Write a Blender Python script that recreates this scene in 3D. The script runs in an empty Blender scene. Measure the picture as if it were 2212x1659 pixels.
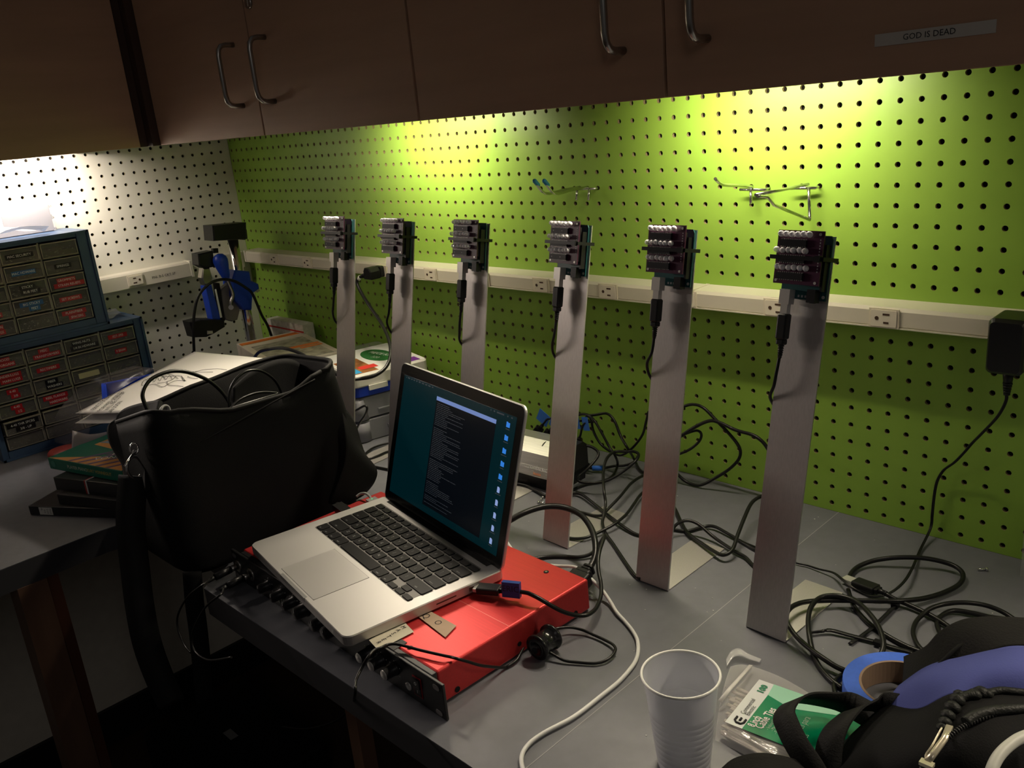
import bpy, bmesh, math, random
from mathutils import Matrix, Vector, Euler
random.seed(7)
sc = bpy.context.scene
COL = sc.collection
PI = math.pi
# ---------------------------------------------------------------- camera, world, light, exposure
CO = Vector((2.138, -1.126, 1.463))
CR = Vector((0.70821254, 0.70007572, -0.09126332))
CD = Vector((0.148578, -0.2741665, -0.95013542))
CF = Vector((-0.69018808, 0.65933809, -0.298184))
FPX = 1882.25
cam = bpy.data.cameras.new('camera')
camo = bpy.data.objects.new('camera', cam)
COL.objects.link(camo)
m3 = Matrix((CR, -CD, -CF)).transposed()
camo.matrix_world = Matrix.Translation(CO) @ m3.to_4x4()
cam.sensor_fit = 'HORIZONTAL'
cam.sensor_width = 36
cam.lens = FPX / 2212 * 36
cam.clip_start = 0.02
sc.camera = camo
w = bpy.data.worlds.new('room_glow')
sc.world = w
w.use_nodes = True
w.node_tree.nodes['Background'].inputs[0].default_value = (1.0, 0.93, 0.86, 1)
w.node_tree.nodes['Background'].inputs[1].default_value = 0.028
sc.view_settings.view_transform = 'Standard'
sc.view_settings.look = 'None'
sc.view_settings.gamma = 1
sc.view_settings.exposure = 0.0
sc.view_settings.use_curve_mapping = False


def area(name, loc, sx, sy, power, color, rot=(0, 0, 0), spread=PI):
    l = bpy.data.lights.new(name, 'AREA')
    l.shape = 'RECTANGLE'
    l.size = sx
    l.size_y = sy
    l.energy = power
    l.color = color
    l.spread = spread
    o = bpy.data.objects.new(name, l)
    o.location = loc
    o.rotation_euler = rot
    COL.objects.link(o)
    return o


WARM = (1.0, 0.86, 0.66)
# three strip lamps under the back cabinets: each lens throws light back onto the board and forward over the worktop
for x in (0.83, 1.52, 2.30):
    area('lamp_light', (x, -0.158, 1.4750), 0.22, 0.02, 1.65, WARM, (math.radians(66), 0, 0), math.radians(125))
    area('lamp_light', (x, -0.162, 1.4750), 0.25, 0.02, 3.2 if x > 2 else 2.0, WARM, (math.radians(-29), 0, 0), math.radians(102))
# the lamp under the left cabinets
area('lamp_light', (0.13, -0.57, 1.4750), 0.02, 0.26, 2.4, (1.0, 0.88, 0.78), (0, math.radians(42), 0), math.radians(145))
area('lamp_light', (0.150, -0.86, 1.4740), 0.02, 0.46, 2.4, (1.0, 0.86, 0.74), (0, math.radians(-80), 0), math.radians(72))
# added fill, no lamp known there: lifts cabinet fronts, worktop and backpack
area('room_fill', (3.6, -2.6, 2.6), 1.2, 0.6, 3.5, (1.0, 0.93, 0.88), (0, math.radians(30), math.radians(-40)))

# ---------------------------------------------------------------- placing helpers
T = 0.86                       # table top height


def ray(u, v):
    return CR * ((u - 1106) / FPX) + CD * ((v - 829.5) / FPX) + CF


def PZ(u, v, z=T):
    d = ray(u, v)
    return CO + d * ((z - CO.z) / d.z)


def PY(u, v, y):
    d = ray(u, v)
    return CO + d * ((y - CO.y) / d.y)


def PX(u, v, x):
    d = ray(u, v)
    return CO + d * ((x - CO.x) / d.x)


def tr(o, s, pts):
    """points traced in an enlarged crop: (x, y, 'z'|'y', value)"""
    r = []
    for p in pts:
        u, v = o[0] + p[0] / s, o[1] + p[1] / s
        if len(p) > 3 and p[3] == 'y':
            r.append(PY(u, v, p[2]))
        else:
            r.append(PZ(u, v, T + p[2]))
    return r


def basis(loc, x, y, z=None):
    x = Vector(x).normalized()
    y = Vector(y).normalized()
    z = x.cross(y).normalized() if z is None else Vector(z).normalized()
    M = Matrix((x, y, z)).transposed().to_4x4()
    M.translation = Vector(loc)
    return M


# ---------------------------------------------------------------- materials
def lin(c):
    return tuple((x / 255 / 12.92) if x / 255 <= 0.04045 else ((x / 255 + 0.055) / 1.055) ** 2.4 for x in c)


MATS = {}


def mat(name, col, rough=0.5, metal=0.0, spec=0.5, var=0.0, vscale=40, bump=0.0, bscale=200, alpha=1.0, emit=None, es=0.0, trans=0.0, stretch=None, sheen=0.0, coat=0.0, ior=1.45):
    if name in MATS:
        return MATS[name]
    m = bpy.data.materials.new(name)
    m.use_nodes = True
    nt = m.node_tree
    b = nt.nodes['Principled BSDF']
    c = (*col, 1)
    b.inputs['Base Color'].default_value = c
    b.inputs['Roughness'].default_value = rough
    b.inputs['Metallic'].default_value = metal
    b.inputs['Specular IOR Level'].default_value = spec
    b.inputs['Alpha'].default_value = alpha
    b.inputs['Transmission Weight'].default_value = trans
    b.inputs['IOR'].default_value = ior
    b.inputs['Coat Weight'].default_value = coat
    b.inputs['Sheen Weight'].default_value = sheen
    if emit:
        b.inputs['Emission Color'].default_value = (*emit, 1)
        b.inputs['Emission Strength'].default_value = es
    if var or bump:
        tc = nt.nodes.new('ShaderNodeTexCoord')
        mp = nt.nodes.new('ShaderNodeMapping')
        nt.links.new(tc.outputs['Object'], mp.inputs[0])
        if stretch:
            mp.inputs['Scale'].default_value = stretch
        if var:
            n = nt.nodes.new('ShaderNodeTexNoise')
            n.inputs['Scale'].default_value = vscale
            n.inputs['Detail'].default_value = 5
            nt.links.new(mp.outputs[0], n.inputs['Vector'])
            r = nt.nodes.new('ShaderNodeMapRange')
            r.inputs[1].default_value = 0.3
            r.inputs[2].default_value = 0.7
            r.inputs[3].default_value = 1 - var
            r.inputs[4].default_value = 1 + var
            nt.links.new(n.outputs[0], r.inputs[0])
            mx = nt.nodes.new('ShaderNodeMix')
            mx.data_type = 'RGBA'
            mx.blend_type = 'MULTIPLY'
            mx.inputs[0].default_value = 1
            mx.inputs[6].default_value = c
            nt.links.new(r.outputs[0], mx.inputs[7])
            nt.links.new(mx.outputs[2], b.inputs['Base Color'])
        if bump:
            n2 = nt.nodes.new('ShaderNodeTexNoise')
            n2.inputs['Scale'].default_value = bscale
            n2.inputs['Detail'].default_value = 3
            nt.links.new(mp.outputs[0], n2.inputs['Vector'])
            bp = nt.nodes.new('ShaderNodeBump')
            bp.inputs['Strength'].default_value = bump
            bp.inputs['Distance'].default_value = 0.001
            nt.links.new(n2.outputs[0], bp.inputs['Height'])
            nt.links.new(bp.outputs[0], b.inputs['Normal'])
    MATS[name] = m
    return m


green = mat('green_paint', (0.245, 0.42, 0.052), 0.42, var=0.05, vscale=6, bump=0.06, bscale=400)
cream = mat('cream_paint', (0.74, 0.72, 0.62), 0.45, var=0.04, vscale=8, bump=0.06, bscale=400)
hard = mat('hardboard_edge', (0.30, 0.25, 0.12), 0.8)
wallp = mat('wall_paint', (0.75, 0.69, 0.58), 0.8, var=0.05)
hole_shade = mat('cavity_shade', (0.03, 0.025, 0.02), 0.9)  # shade of the air gap behind the pegboards, put into a colour
floorm = mat('floor_tile', (0.05, 0.03, 0.02), 0.5, var=0.3, vscale=3)
blackrub = mat('baseboard_rubber', (0.012, 0.012, 0.012), 0.5)
brown = mat('cabinet_laminate', (0.42, 0.255, 0.165), 0.5, var=0.07, vscale=3, stretch=(1, 1, 12), bump=0.03, bscale=500)
brownd = mat('cabinet_inside', (0.35, 0.30, 0.25), 0.6, var=0.05)
wood = mat('support_wood', (0.14, 0.075, 0.048), 0.5, var=0.15, vscale=5, stretch=(8, 8, 1))
desk = mat('grey_laminate', (0.134, 0.137, 0.155), 0.42, var=0.06, vscale=60, bump=0.05, bscale=900)
deske = mat('edge_band', (0.05, 0.05, 0.055), 0.45)
steel = mat('satin_steel', (0.42, 0.40, 0.37), 0.28, 1.0)
chrome = mat('bright_chrome', (0.75, 0.75, 0.75), 0.12, 1.0)
alu = mat('brushed_aluminium', (0.58, 0.55, 0.54), 0.40, 0.78, var=0.05, vscale=10, stretch=(60, 60, 1), bump=0.05, bscale=60)
ivory = mat('ivory_enamel', (0.68, 0.64, 0.52), 0.38)
ivoryp = mat('ivory_plastic', (0.72, 0.66, 0.52), 0.35)
dslot = mat('slot_dark', (0.06, 0.03, 0.015), 0.7)
blackp = mat('black_plastic', (0.010, 0.010, 0.011), 0.36, spec=0.3)
blackm = mat('matt_black', (0.007, 0.007, 0.008), 0.65, spec=0.25)
cablem = mat('cable_rubber', (0.009, 0.009, 0.009), 0.32, spec=0.32)
whitec = mat('white_cable', (0.62, 0.62, 0.60), 0.45)
whitep = mat('white_plastic', (0.8, 0.8, 0.78), 0.35)
inkb = mat('black_ink', (0.012, 0.012, 0.015), 0.7)
inkw = mat('white_print', (0.75, 0.75, 0.72), 0.6)


# ---------------------------------------------------------------- mesh builder
class MB:
    def __init__(s):
        s.bm = bmesh.new()
        s.mi = 0
        s.mats = []

    def m(s, material):
        if material not in s.mats:
            s.mats.append(material)
        s.mi = s.mats.index(material)
        return s

    def _f(s, vs, smooth=False):
        try:
            f = s.bm.faces.new(vs)
            f.material_index = s.mi
            f.smooth = smooth
            return f
        except ValueError:
            return None

    def box(s, a, b, M=None):
        x0, y0, z0 = a
        x1, y1, z1 = b
        P = [(x0, y0, z0), (x1, y0, z0), (x1, y1, z0), (x0, y1, z0), (x0, y0, z1), (x1, y0, z1), (x1, y1, z1), (x0, y1, z1)]
        v = [s.bm.verts.new((M @ Vector(p)) if M else p) for p in P]
        for q in ((0, 3, 2, 1), (4, 5, 6, 7), (0, 1, 5, 4), (1, 2, 6, 5), (2, 3, 7, 6), (3, 0, 4, 7)):
            s._f([v[i] for i in q])
        return s

    def bx(s, c, d, M=None):
        return s.box([c[i] - d[i] / 2 for i in range(3)], [c[i] + d[i] / 2 for i in range(3)], M)

    def rbox(s, a, b, r=0.003, M=None, seg=3, caps=True):
        """box with rounded vertical edges and a small chamfer on top and bottom"""
        x0, y0, z0 = a
        x1, y1, z1 = b
        ch = min(r * 0.35, (z1 - z0) * 0.3)
        return s.prism(rrect(x0, y0, x1, y1, r, seg), z0, z1, M, ch)

    def prism(s, pts, z0, z1, M=None, ch=0.0, smooth=False):
        n = len(pts)
        cx = sum(p[0] for p in pts) / n
        cy = sum(p[1] for p in pts) / n

        def ring(z, inset):
            r = []
            for p in pts:
                dx, dy = p[0] - cx, p[1] - cy
                L = math.hypot(dx, dy) or 1
                q = Vector((p[0] - dx / L * inset, p[1] - dy / L * inset, z))
                r.append(s.bm.verts.new(M @ q if M else q))
            return r
        R = [ring(z0, ch)] + ([ring(z0 + ch, 0), ring(z1 - ch, 0)] if ch else []) + [ring(z1, ch)]
        for A, B in zip(R, R[1:]):
            for i in range(n):
                s._f((A[i], A[(i + 1) % n], B[(i + 1) % n], B[i]), smooth)
        s._f(R[0][::-1])
        s._f(R[-1])
        return s

    def cyl(s, p0, p1, r0, r1=None, n=16, caps=True, smooth=True):
        r1 = r0 if r1 is None else r1
        p0, p1 = Vector(p0), Vector(p1)
        d = (p1 - p0).normalized()
        u = d.orthogonal().normalized()
        v = d.cross(u)
        A = [s.bm.verts.new(p0 + (u * math.cos(2 * PI * i / n) + v * math.sin(2 * PI * i / n)) * r0) for i in range(n)]
        B = [s.bm.verts.new(p1 + (u * math.cos(2 * PI * i / n) + v * math.sin(2 * PI * i / n)) * r1) for i in range(n)]
        for i in range(n):
            s._f((A[i], A[(i + 1) % n], B[(i + 1) % n], B[i]), smooth)
        if caps:
            s._f(A[::-1])
            s._f(B)
        return s

    def lathe(s, prof, M=None, n=32, smooth=True, close=False):
        R = []
        for r, z in prof:
            R.append([s.bm.verts.new((M @ Vector((r * math.cos(2 * PI * i / n), r * math.sin(2 * PI * i / n), z))) if M else (r * math.cos(2 * PI * i / n), r * math.sin(2 * PI * i / n), z)) for i in range(n)])
        for A, B in zip(R, R[1:]):
            for i in range(n):
                s._f((A[i], A[(i + 1) % n], B[(i + 1) % n], B[i]), smooth)
        if close:
            s._f(R[0][::-1])
            s._f(R[-1])
        return s

    def tube(s, pts, r, n=8, caps=True, flat=1.0, up=None):
        pts = [Vector(p) for p in pts]
        N = len(pts)
        u = None
        R = []
        for i, p in enumerate(pts):
            d = (pts[min(i + 1, N - 1)] - pts[max(i - 1, 0)])
            d = d.normalized() if d.length > 1e-9 else Vector((0, 0, 1))
            if u is None:
                u = (Vector(up) if up else d.orthogonal())
            u = (u - d * u.dot(d))
            u = u.normalized() if u.length > 1e-6 else d.orthogonal().normalized()
            v = d.cross(u)
            rr = r[i] if isinstance(r, (list, tuple)) else r
            R.append([s.bm.verts.new(p + (u * math.cos(2 * PI * k / n) * rr * flat + v * math.sin(2 * PI * k / n) * rr)) for k in range(n)])
        for A, B in zip(R, R[1:]):
            for k in range(n):
                s._f((A[k], A[(k + 1) % n], B[(k + 1) % n], B[k]), True)
        if caps:
            s._f(R[0][::-1])
            s._f(R[-1])
        return s

    def ribbon(s, pts, width, thick, side):
        """flat webbing along pts; side = vector or list of vectors across the width"""
        pts = [Vector(p) for p in pts]
        N = len(pts)
        R = []
        for i, p in enumerate(pts):
            d = (pts[min(i + 1, N - 1)] - pts[max(i - 1, 0)]).normalized()
            sd = Vector(side[i] if isinstance(side, list) else side)
            sd = (sd - d * sd.dot(d)).normalized()
            nn = d.cross(sd)
            a, b = sd * width / 2, nn * thick / 2
            R.append([s.bm.verts.new(p + q) for q in (a + b, -a + b, -a - b, a - b)])
        for A, B in zip(R, R[1:]):
            for k in range(4):
                s._f((A[k], A[(k + 1) % 4], B[(k + 1) % 4], B[k]), k in (0, 2))
        s._f(R[0][::-1])
        s._f(R[-1])
        return s

    def sphere(s, c, r, M=None, n=16, sc_=(1, 1, 1)):
        prof = [(max(1e-4, r * math.sin(PI * i / (n // 2))), -r * math.cos(PI * i / (n // 2))) for i in range(n // 2 + 1)]
        MM = Matrix.Translation(Vector(c)) @ Matrix.Diagonal((*sc_, 1))
        return s.lathe(prof, (M @ MM) if M else MM, n)

    def patch(s, grid, nu=6, nv=6, thick=0.0):
        """smooth (Catmull-Rom) surface through a grid of points"""
        rows = [spline(r, nu) for r in grid]
        cols = [spline([r[i] for r in rows], nv) for i in range(len(rows[0]))]
        a, b = len(cols), len(cols[0])
        V = [[s.bm.verts.new(p) for p in c] for c in cols]
        fs = []
        for i in range(a - 1):
            for j in range(b - 1):
                fs.append(s._f((V[i][j], V[i + 1][j], V[i + 1][j + 1], V[i][j + 1]), True))
        if thick:
            s.bm.normal_update()
            fs = [f for f in fs if f]
            nrm = {}
            W = []
            for c in V:
                for v in c:
                    n_ = Vector()
                    for f in v.link_faces:
                        n_ += f.normal
                    nrm[v] = n_.normalized() if n_.length else Vector((0, 0, 1))
            W = [[s.bm.verts.new(v.co - nrm[v] * thick) for v in c] for c in V]
            for i in range(a - 1):
                for j in range(b - 1):
                    s._f((W[i][j], W[i][j + 1], W[i + 1][j + 1], W[i + 1][j]), True)
            for i in range(a - 1):
                s._f((V[i][0], W[i][0], W[i + 1][0], V[i + 1][0]))
                s._f((V[i][-1], V[i + 1][-1], W[i + 1][-1], W[i][-1]))
            for j in range(b - 1):
                s._f((V[0][j], V[0][j + 1], W[0][j + 1], W[0][j]))
                s._f((V[-1][j], W[-1][j], W[-1][j + 1], V[-1][j + 1]))
        return s

    def text(s, body, size, M, align='CENTER', bold=0.0, ext=0.0, sx=1.0):
        cu = bpy.data.curves.new('t', 'FONT')
        cu.body = body
        cu.size = size
        cu.align_x = align
        cu.align_y = 'CENTER'
        cu.offset = bold
        cu.extrude = ext
        cu.resolution_u = 2
        o = bpy.data.objects.new('t', cu)
        COL.objects.link(o)
        bpy.context.view_layer.update()
        me = bpy.data.meshes.new_from_object(o)
        bpy.data.objects.remove(o)
        bpy.data.curves.remove(cu)
        MM = M @ Matrix.Diagonal((sx, 1, 1, 1))
        vs = [s.bm.verts.new(MM @ v.co) for v in me.vertices]
        for p in me.polygons:
            s._f([vs[i] for i in p.vertices])
        bpy.data.meshes.remove(me)
        return s

    def build(s, name, material=None, parent=None, M=None, smooth=None):
        if M:
            s.bm.transform(M)
        bmesh.ops.recalc_face_normals(s.bm, faces=s.bm.faces)
        me = bpy.data.meshes.new(name)
        s.bm.to_mesh(me)
        s.bm.free()
        if s.mats:
            for x in s.mats:
                me.materials.append(x)
        if material and not s.mats:
            me.materials.append(material)
        o = bpy.data.objects.new(name, me)
        COL.objects.link(o)
        if parent:
            o.parent = parent
        return o


def rrect(x0, y0, x1, y1, r, seg=3):
    pts = []
    for cx, cy, a0 in ((x1 - r, y1 - r, 0), (x0 + r, y1 - r, 90), (x0 + r, y0 + r, 180), (x1 - r, y0 + r, 270)):
        for k in range(seg + 1):
            a = math.radians(a0 + 90 * k / seg)
            pts.append((cx + r * math.cos(a), cy + r * math.sin(a)))
    return pts


def spline(pts, k=8, closed=False):
    pts = [Vector(p) for p in pts]
    if len(pts) == 2:
        return [pts[0].lerp(pts[1], i / k) for i in range(k + 1)]
    out = []
    n = len(pts)
    for i in range(n - 1):
        p0 = pts[max(i - 1, 0)]
        p1, p2 = pts[i], pts[i + 1]
        p3 = pts[min(i + 2, n - 1)]
        for j in range(k):
            t = j / k
            out.append(0.5 * ((2 * p1) + (p2 - p0) * t + (2 * p0 - 5 * p1 + 4 * p2 - p3) * t * t + (3 * p1 - p0 - 3 * p2 + p3) * t ** 3))
    out.append(pts[-1])
    return out


def thing(name, label, cat, loc=(0, 0, 0), rotz=0, group=None):
    o = bpy.data.objects.new(name, None)
    o.empty_display_size = 0.02
    COL.objects.link(o)
    o.location = loc
    o.rotation_euler = (0, 0, rotz)
    o['label'] = label
    o['category'] = cat
    if group:
        o['group'] = group
    return o


def tag(o, label, cat, group=None):
    o['label'] = label
    o['category'] = cat
    if group:
        o['group'] = group
    return o


def struct(o):
    o['kind'] = 'structure'
    return o


def bev(o, wd=0.002, seg=2):
    md = o.modifiers.new('bevel', 'BEVEL')
    md.width = wd
    md.segments = seg
    md.limit_method = 'ANGLE'
    return o


# ================================================================ the setting
struct(MB().box((-0.5, -3.2, -0.05), (4.2, 0.1, 0)).build('floor', floorm))
struct(MB().box((-0.02, 0.02, 0), (4.2, 0.10, 2.7)).build('wall_back', wallp))
struct(MB().box((-0.10, -3.2, 0), (-0.02, 0.10, 2.7)).build('wall_left', wallp))
struct(MB().box((-0.02, -3.2, 0), (-0.008, 0.02, 0.10)).build('baseboard_left', blackrub))
struct(MB().box((-0.008, 0.008, 0), (4.2, 0.02, 0.10)).build('baseboard_back', blackrub))

INCH = 0.0254
X0 = 62.492 * INCH
ZR0 = 1.3299


def pegboard(name, to, us, zs, u0, u1, z0, z1, material, label):
    """to(u, z, depth) -> point; a board with real drilled holes"""
    n = 12
    R = 0.0036
    vv, ff, mi = [], [], []

    def add(p):
        vv.append(to(*p))
        return len(vv) - 1

    def quad(a, b, c, d):
        i = [add(a), add(b), add(c), add(d)]
        ff.append(i)
        mi.append(0)
    h = INCH / 2
    lo_u, hi_u = us[0] - h, us[-1] + h
    lo_z, hi_z = zs[0] - h, zs[-1] + h
    quad((u0, z0, 0), (lo_u, z0, 0), (lo_u, z1, 0), (u0, z1, 0))
    quad((hi_u, z0, 0), (u1, z0, 0), (u1, z1, 0), (hi_u, z1, 0))
    quad((lo_u, z0, 0), (hi_u, z0, 0), (hi_u, lo_z, 0), (lo_u, lo_z, 0))
    quad((lo_u, hi_z, 0), (hi_u, hi_z, 0), (hi_u, z1, 0), (lo_u, z1, 0))
    sq = []
    for k in range(n):
        a = 2 * PI * (k + 0.5) / n
        c, s_ = math.cos(a), math.sin(a)
        m_ = max(abs(c), abs(s_))
        sq.append((c / m_ * h, s_ / m_ * h))
    # snap to the four corners so that neighbouring cells close
    corners = [(h, h), (-h, h), (-h, -h), (h, -h)]
    for u in us:
        for z in zs:
            ru = min(u, 0)
            O = [add((u + a, z + b, 0)) for a, b in sq]
            I_ = [add((u + R * math.cos(2 * PI * (k + .5) / n), z + R * math.sin(2 * PI * (k + .5) / n), 0)) for k in range(n)]
            B = [add((u + R * math.cos(2 * PI * (k + .5) / n), z + R * math.sin(2 * PI * (k + .5) / n), 0.005)) for k in range(n)]
            C = {}
            for k in range(n):
                k2 = (k + 1) % n
                ff.append([O[k], O[k2], I_[k2], I_[k]])
                mi.append(0)
                ff.append([I_[k], I_[k2], B[k2], B[k]])
                mi.append(1)
                pa, pb = sq[k], sq[k2]
                if abs(abs(pa[0]) - h) < 1e-9 and abs(abs(pb[1]) - h) < 1e-9 and not (abs(abs(pb[0]) - h) < 1e-9):
                    cc = add((u + math.copysign(h, pa[0]), z + math.copysign(h, pb[1]), 0))
                    ff.append([O[k], cc, O[k2]])
                    mi.append(0)
                elif abs(abs(pa[1]) - h) < 1e-9 and abs(abs(pb[0]) - h) < 1e-9 and not (abs(abs(pb[1]) - h) < 1e-9):
                    cc = add((u + math.copysign(h, pb[0]), z + math.copysign(h, pa[1]), 0))
                    ff.append([O[k], cc, O[k2]])
                    mi.append(0)
    me = bpy.data.meshes.new(name)
    me.from_pydata(vv, [], ff)
    me.materials.append(material)
    me.materials.append(hard)
    me.polygons.foreach_set('material_index', mi)
    bm = bmesh.new()
    bm.from_mesh(me)
    bmesh.ops.remove_doubles(bm, verts=bm.verts, dist=1e-6)
    bmesh.ops.recalc_face_normals(bm, faces=bm.faces)
    bm.to_mesh(me)
    bm.free()
    o = bpy.data.objects.new(name, me)
    COL.objects.link(o)
    tag(o, label, 'pegboard')
    return o


def gto(u, z, d):
    return (u, d, z)


def wto(u, z, d):
    return (-d, u, z)


pg = pegboard('pegboard', gto, [X0 + c * INCH for c in range(-62, 24)], [ZR0 + r * INCH for r in range(-18, 6)], 0.0, 2.30, T, 1.52, green, 'bright green pegboard along the back wall above the worktop')
MB().box((0.0, 0.012, T - 0.1), (2.30, 0.018, 1.52)).build('hole_shade_sheet', hole_shade, pg)  # added near-black sheet, so the holes show the gap's shade
pw = pegboard('pegboard', wto, [-INCH * (0.927 + k) for k in range(34, -1, -1)], [1.4558 - b * INCH for b in range(23, -1, -1)], -0.93, -0.0005, T, 1.52, cream, 'white pegboard on the left wall behind the drawer cabinets')
MB().box((-0.018, -0.93, T - 0.1), (-0.012, 0, 1.52)).build('hole_shade_sheet', hole_shade, pw)  # same added shade sheet behind the white board

# ---------------------------------------------------------------- worktops
TH = 0.042
PL1 = ([(1.623, -0.0005), (0.0, -0.0005), (0.0, -0.62), (0.70, -0.62), (0.985, -0.64), (1.02, -0.697), (1.623, -0.697)])


def top(P):
    return MB().m(deske).prism(P, T - TH, T - 0.0014).m(desk).prism(P, T - 0.0013, T).build('worktop')


d1 = top(PL1)
tag(d1, 'dark grey laminate worktop in the corner under the bag and the red unit', 'worktop')
d2 = top([(2.75, -0.0005), (1.6236, -0.0005), (1.6236, -0.697), (2.75, -0.697)])
tag(d2, 'dark grey laminate worktop to the right of the thin seam', 'worktop')
d3 = top([(0.70, -0.6205), (0.0, -0.6205), (0.0, -1.9), (0.72, -1.9), (0.685, -0.715)])
tag(d3, 'dark grey laminate worktop along the left wall under the drawer cabinets', 'worktop')
MB().box((1.6230, -0.697, T - 0.0015), (1.6239, 0, T + 0.0002)).build('seam', mat('seam_pale', (0.30, 0.30, 0.30), 0.6), d2)

# supports under the tops
t = thing('table_leg', 'reddish wooden support post under the left worktop edge', 'leg', (0.66, -0.83, 0))
MB().box((-0.03, -0.026, 0), (0.03, 0.018, T - TH)).build('post', wood, t)
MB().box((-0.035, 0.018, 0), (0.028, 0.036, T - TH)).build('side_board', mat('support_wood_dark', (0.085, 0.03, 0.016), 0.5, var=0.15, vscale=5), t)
t = thing('pedestal', 'dark brown wooden support panel under the worktop below the red unit', 'support', (1.3, -0.36, 0))
MB().box((-0.012, -0.30, 0), (0.012, 0.35, T - TH)).build('panel', wood, t)
MB().box((0.012, -0.28, 0.35), (0.30, -0.26, T - TH)).build('modesty_board', mat('support_black', (0.02, 0.012, 0.008), 0.6), t)

# ---------------------------------------------------------------- wall cabinets
ZB = 1.461
ZT = 2.25


def handle(parent, x, y, z0, L, out, M=None):
    """bent rod pull: out = direction away from the door"""
    r = 0.0042
    o = Vector(out)
    p = Vector((x, y, z0))
    pts = [p, p + o * 0.016, p + o * 0.024 + Vector((0, 0, 0.002)), p + o * 0.029 + Vector((0, 0, 0.008)), p + o * 0.031 + Vector((0, 0, 0.018)),
           p + o * 0.031 + Vector((0, 0, L - 0.018)), p + o * 0.029 + Vector((0, 0, L - 0.008)), p + o * 0.024 + Vector((0, 0, L - 0.002)), p + o * 0.016 + Vector((0, 0, L)), p + Vector((0, 0, L))]
    return MB().tube(pts, r, 12).build('handle', steel, parent)


def wall_cabinet(x0, x1, label, tagtext):
    t = thing('wall_cabinet', label, 'cabinet', (x0, -0.31, ZB))
    wdt = x1 - x0
    MB().m(brown).box((0, 0, 0), (0.018, 0.309, ZT - ZB)).box((wdt - 0.018, 0, 0), (wdt, 0.309, ZT - ZB)).m(brownd).box((0.018, 0.0, 0.034), (wdt - 0.018, 0.309, 0.05)).box((0.018, 0, ZT - ZB - 0.018), (wdt - 0.018, 0.309, ZT - ZB)).box((0.018, 0.29, 0.05), (wdt - 0.018, 0.309, ZT - ZB)).m(brown).box((0.018, 0.0, 0), (wdt - 0.018, 0.016, 0.034)).build('body', None, t)
    mid = wdt / 2
    for k in range(2):
        a, b = (0.002, mid - 0.0018) if k == 0 else (mid + 0.0018, wdt - 0.002)
        dr = bev(MB().box((a, -0.020, 0), (b, -0.001, ZT - ZB - 0.002)).build('door', brown, t), 0.001)
        hx = mid - 0.052 if k == 0 else mid + 0.052
        handle(dr, hx, -0.020, 0.052, 0.098, (0, -1, 0))
        if k == 1 and tagtext:
            lab = MB().m(mat('paper_label', (0.50, 0.47, 0.42), 0.6)).box((1.797 - x0, -0.0206, 0.0215 + 0.004), (1.893 - x0, -0.0201, 0.0315 + 0.004))
            lab.m(inkb).text('GOD IS DEAD', 0.0068, basis((1.842 - x0, -0.0208, 0.0305), (1, 0, 0), (0, 0, 1)))
            lab.build('name_strip', None, dr)
        if k == 1 and not tagtext:
            MB().cyl((mid + 0.022, -0.019, 0.205), (mid + 0.022, -0.024, 0.205), 0.009, n=20).box((mid + 0.0212, -0.0245, 0.2), (mid + 0.0228, -0.0239, 0.21)).build('lock', steel, dr)
    return t


wall_cabinet(0.348, 1.171, 'brown two-door wall cabinet nearest the corner, with bar handles and a lock', False)
wall_cabinet(1.172, 1.985, 'brown two-door wall cabinet carrying the pale strip reading GOD IS DEAD', True)
wall_cabinet(1.986, 2.80, 'brown two-door wall cabinet at the far right end of the row', None)
t = thing('wall_cabinet', 'dark brown wall cabinet on the left wall above the white pegboard', 'cabinet', (0, -0.362, ZB))
MB().m(brown).box((0.001, -0.018, 0), (0.309, 0, ZT - ZB)).box((0.001, -1.2, 0), (0.309, -1.182, ZT - ZB)).m(brownd).box((0.001, -1.182, 0.034), (0.309, -0.018, 0.05)).m(brown).box((0.293, -1.182, 0), (0.309, -0.018, 0.034)).build('body', None, t)
bev(MB().box((0.311, -0.60, 0), (0.33, -0.001, ZT - ZB)).build('door', brown, t), 0.001)
bev(MB().box((0.311, -1.199, 0), (0.33, -0.603, ZT - ZB)).build('door', brown, t), 0.001)
tag(MB().m(mat('filler_laminate', (0.05, 0.026, 0.016), 0.6)).box((0.02, -0.3615, ZB), (0.322, -0.33, ZT)).box((0.322, -0.345, ZB), (0.3475, -0.30, ZT)).build('corner_filler'), 'dark filler panel closing the corner between the two cabinet runs', 'panel')

# under-cabinet lamps: housing, lens and the light itself
lens = mat('lamp_lens', (0.9, 0.9, 0.85), 0.4, emit=(1, 0.88, 0.7), es=6)


def lamp(cx, cy, L, rz, label):
    t = thing('cabinet_lamp', label, 'lamp', (cx, cy, 1.4765), rz, 'lamps under the wall cabinets')
    MB().m(whitep).box((-L / 2 - 0.012, -0.03, 0.0035), (L / 2 + 0.012, 0.03, 0.0183)).box((-L / 2 - 0.012, -0.03, -0.006), (-L / 2 - 0.004, 0.03, 0.0035)).box((L / 2 + 0.004, -0.03, -0.006), (L / 2 + 0.012, 0.03, 0.0035)).build('housing', None, t)
    MB().box((-L / 2, -0.02, 0.0005), (L / 2, 0.02, 0.0034)).build('lens', lens, t)


lamp(0.83, -0.150, 0.24, 0, 'slim strip lamp under the corner wall cabinet, lighting the left of the green pegboard')
lamp(1.52, -0.150, 0.26, 0, 'slim strip lamp under the wall cabinet with the GOD IS DEAD strip')
lamp(2.30, -0.150, 0.24, 0, 'slim strip lamp under the right-hand end wall cabinet')
lamp(0.13, -0.84, 0.50, PI / 2, 'slim strip lamp under the left wall cabinet above the drawer cabinets')

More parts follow.
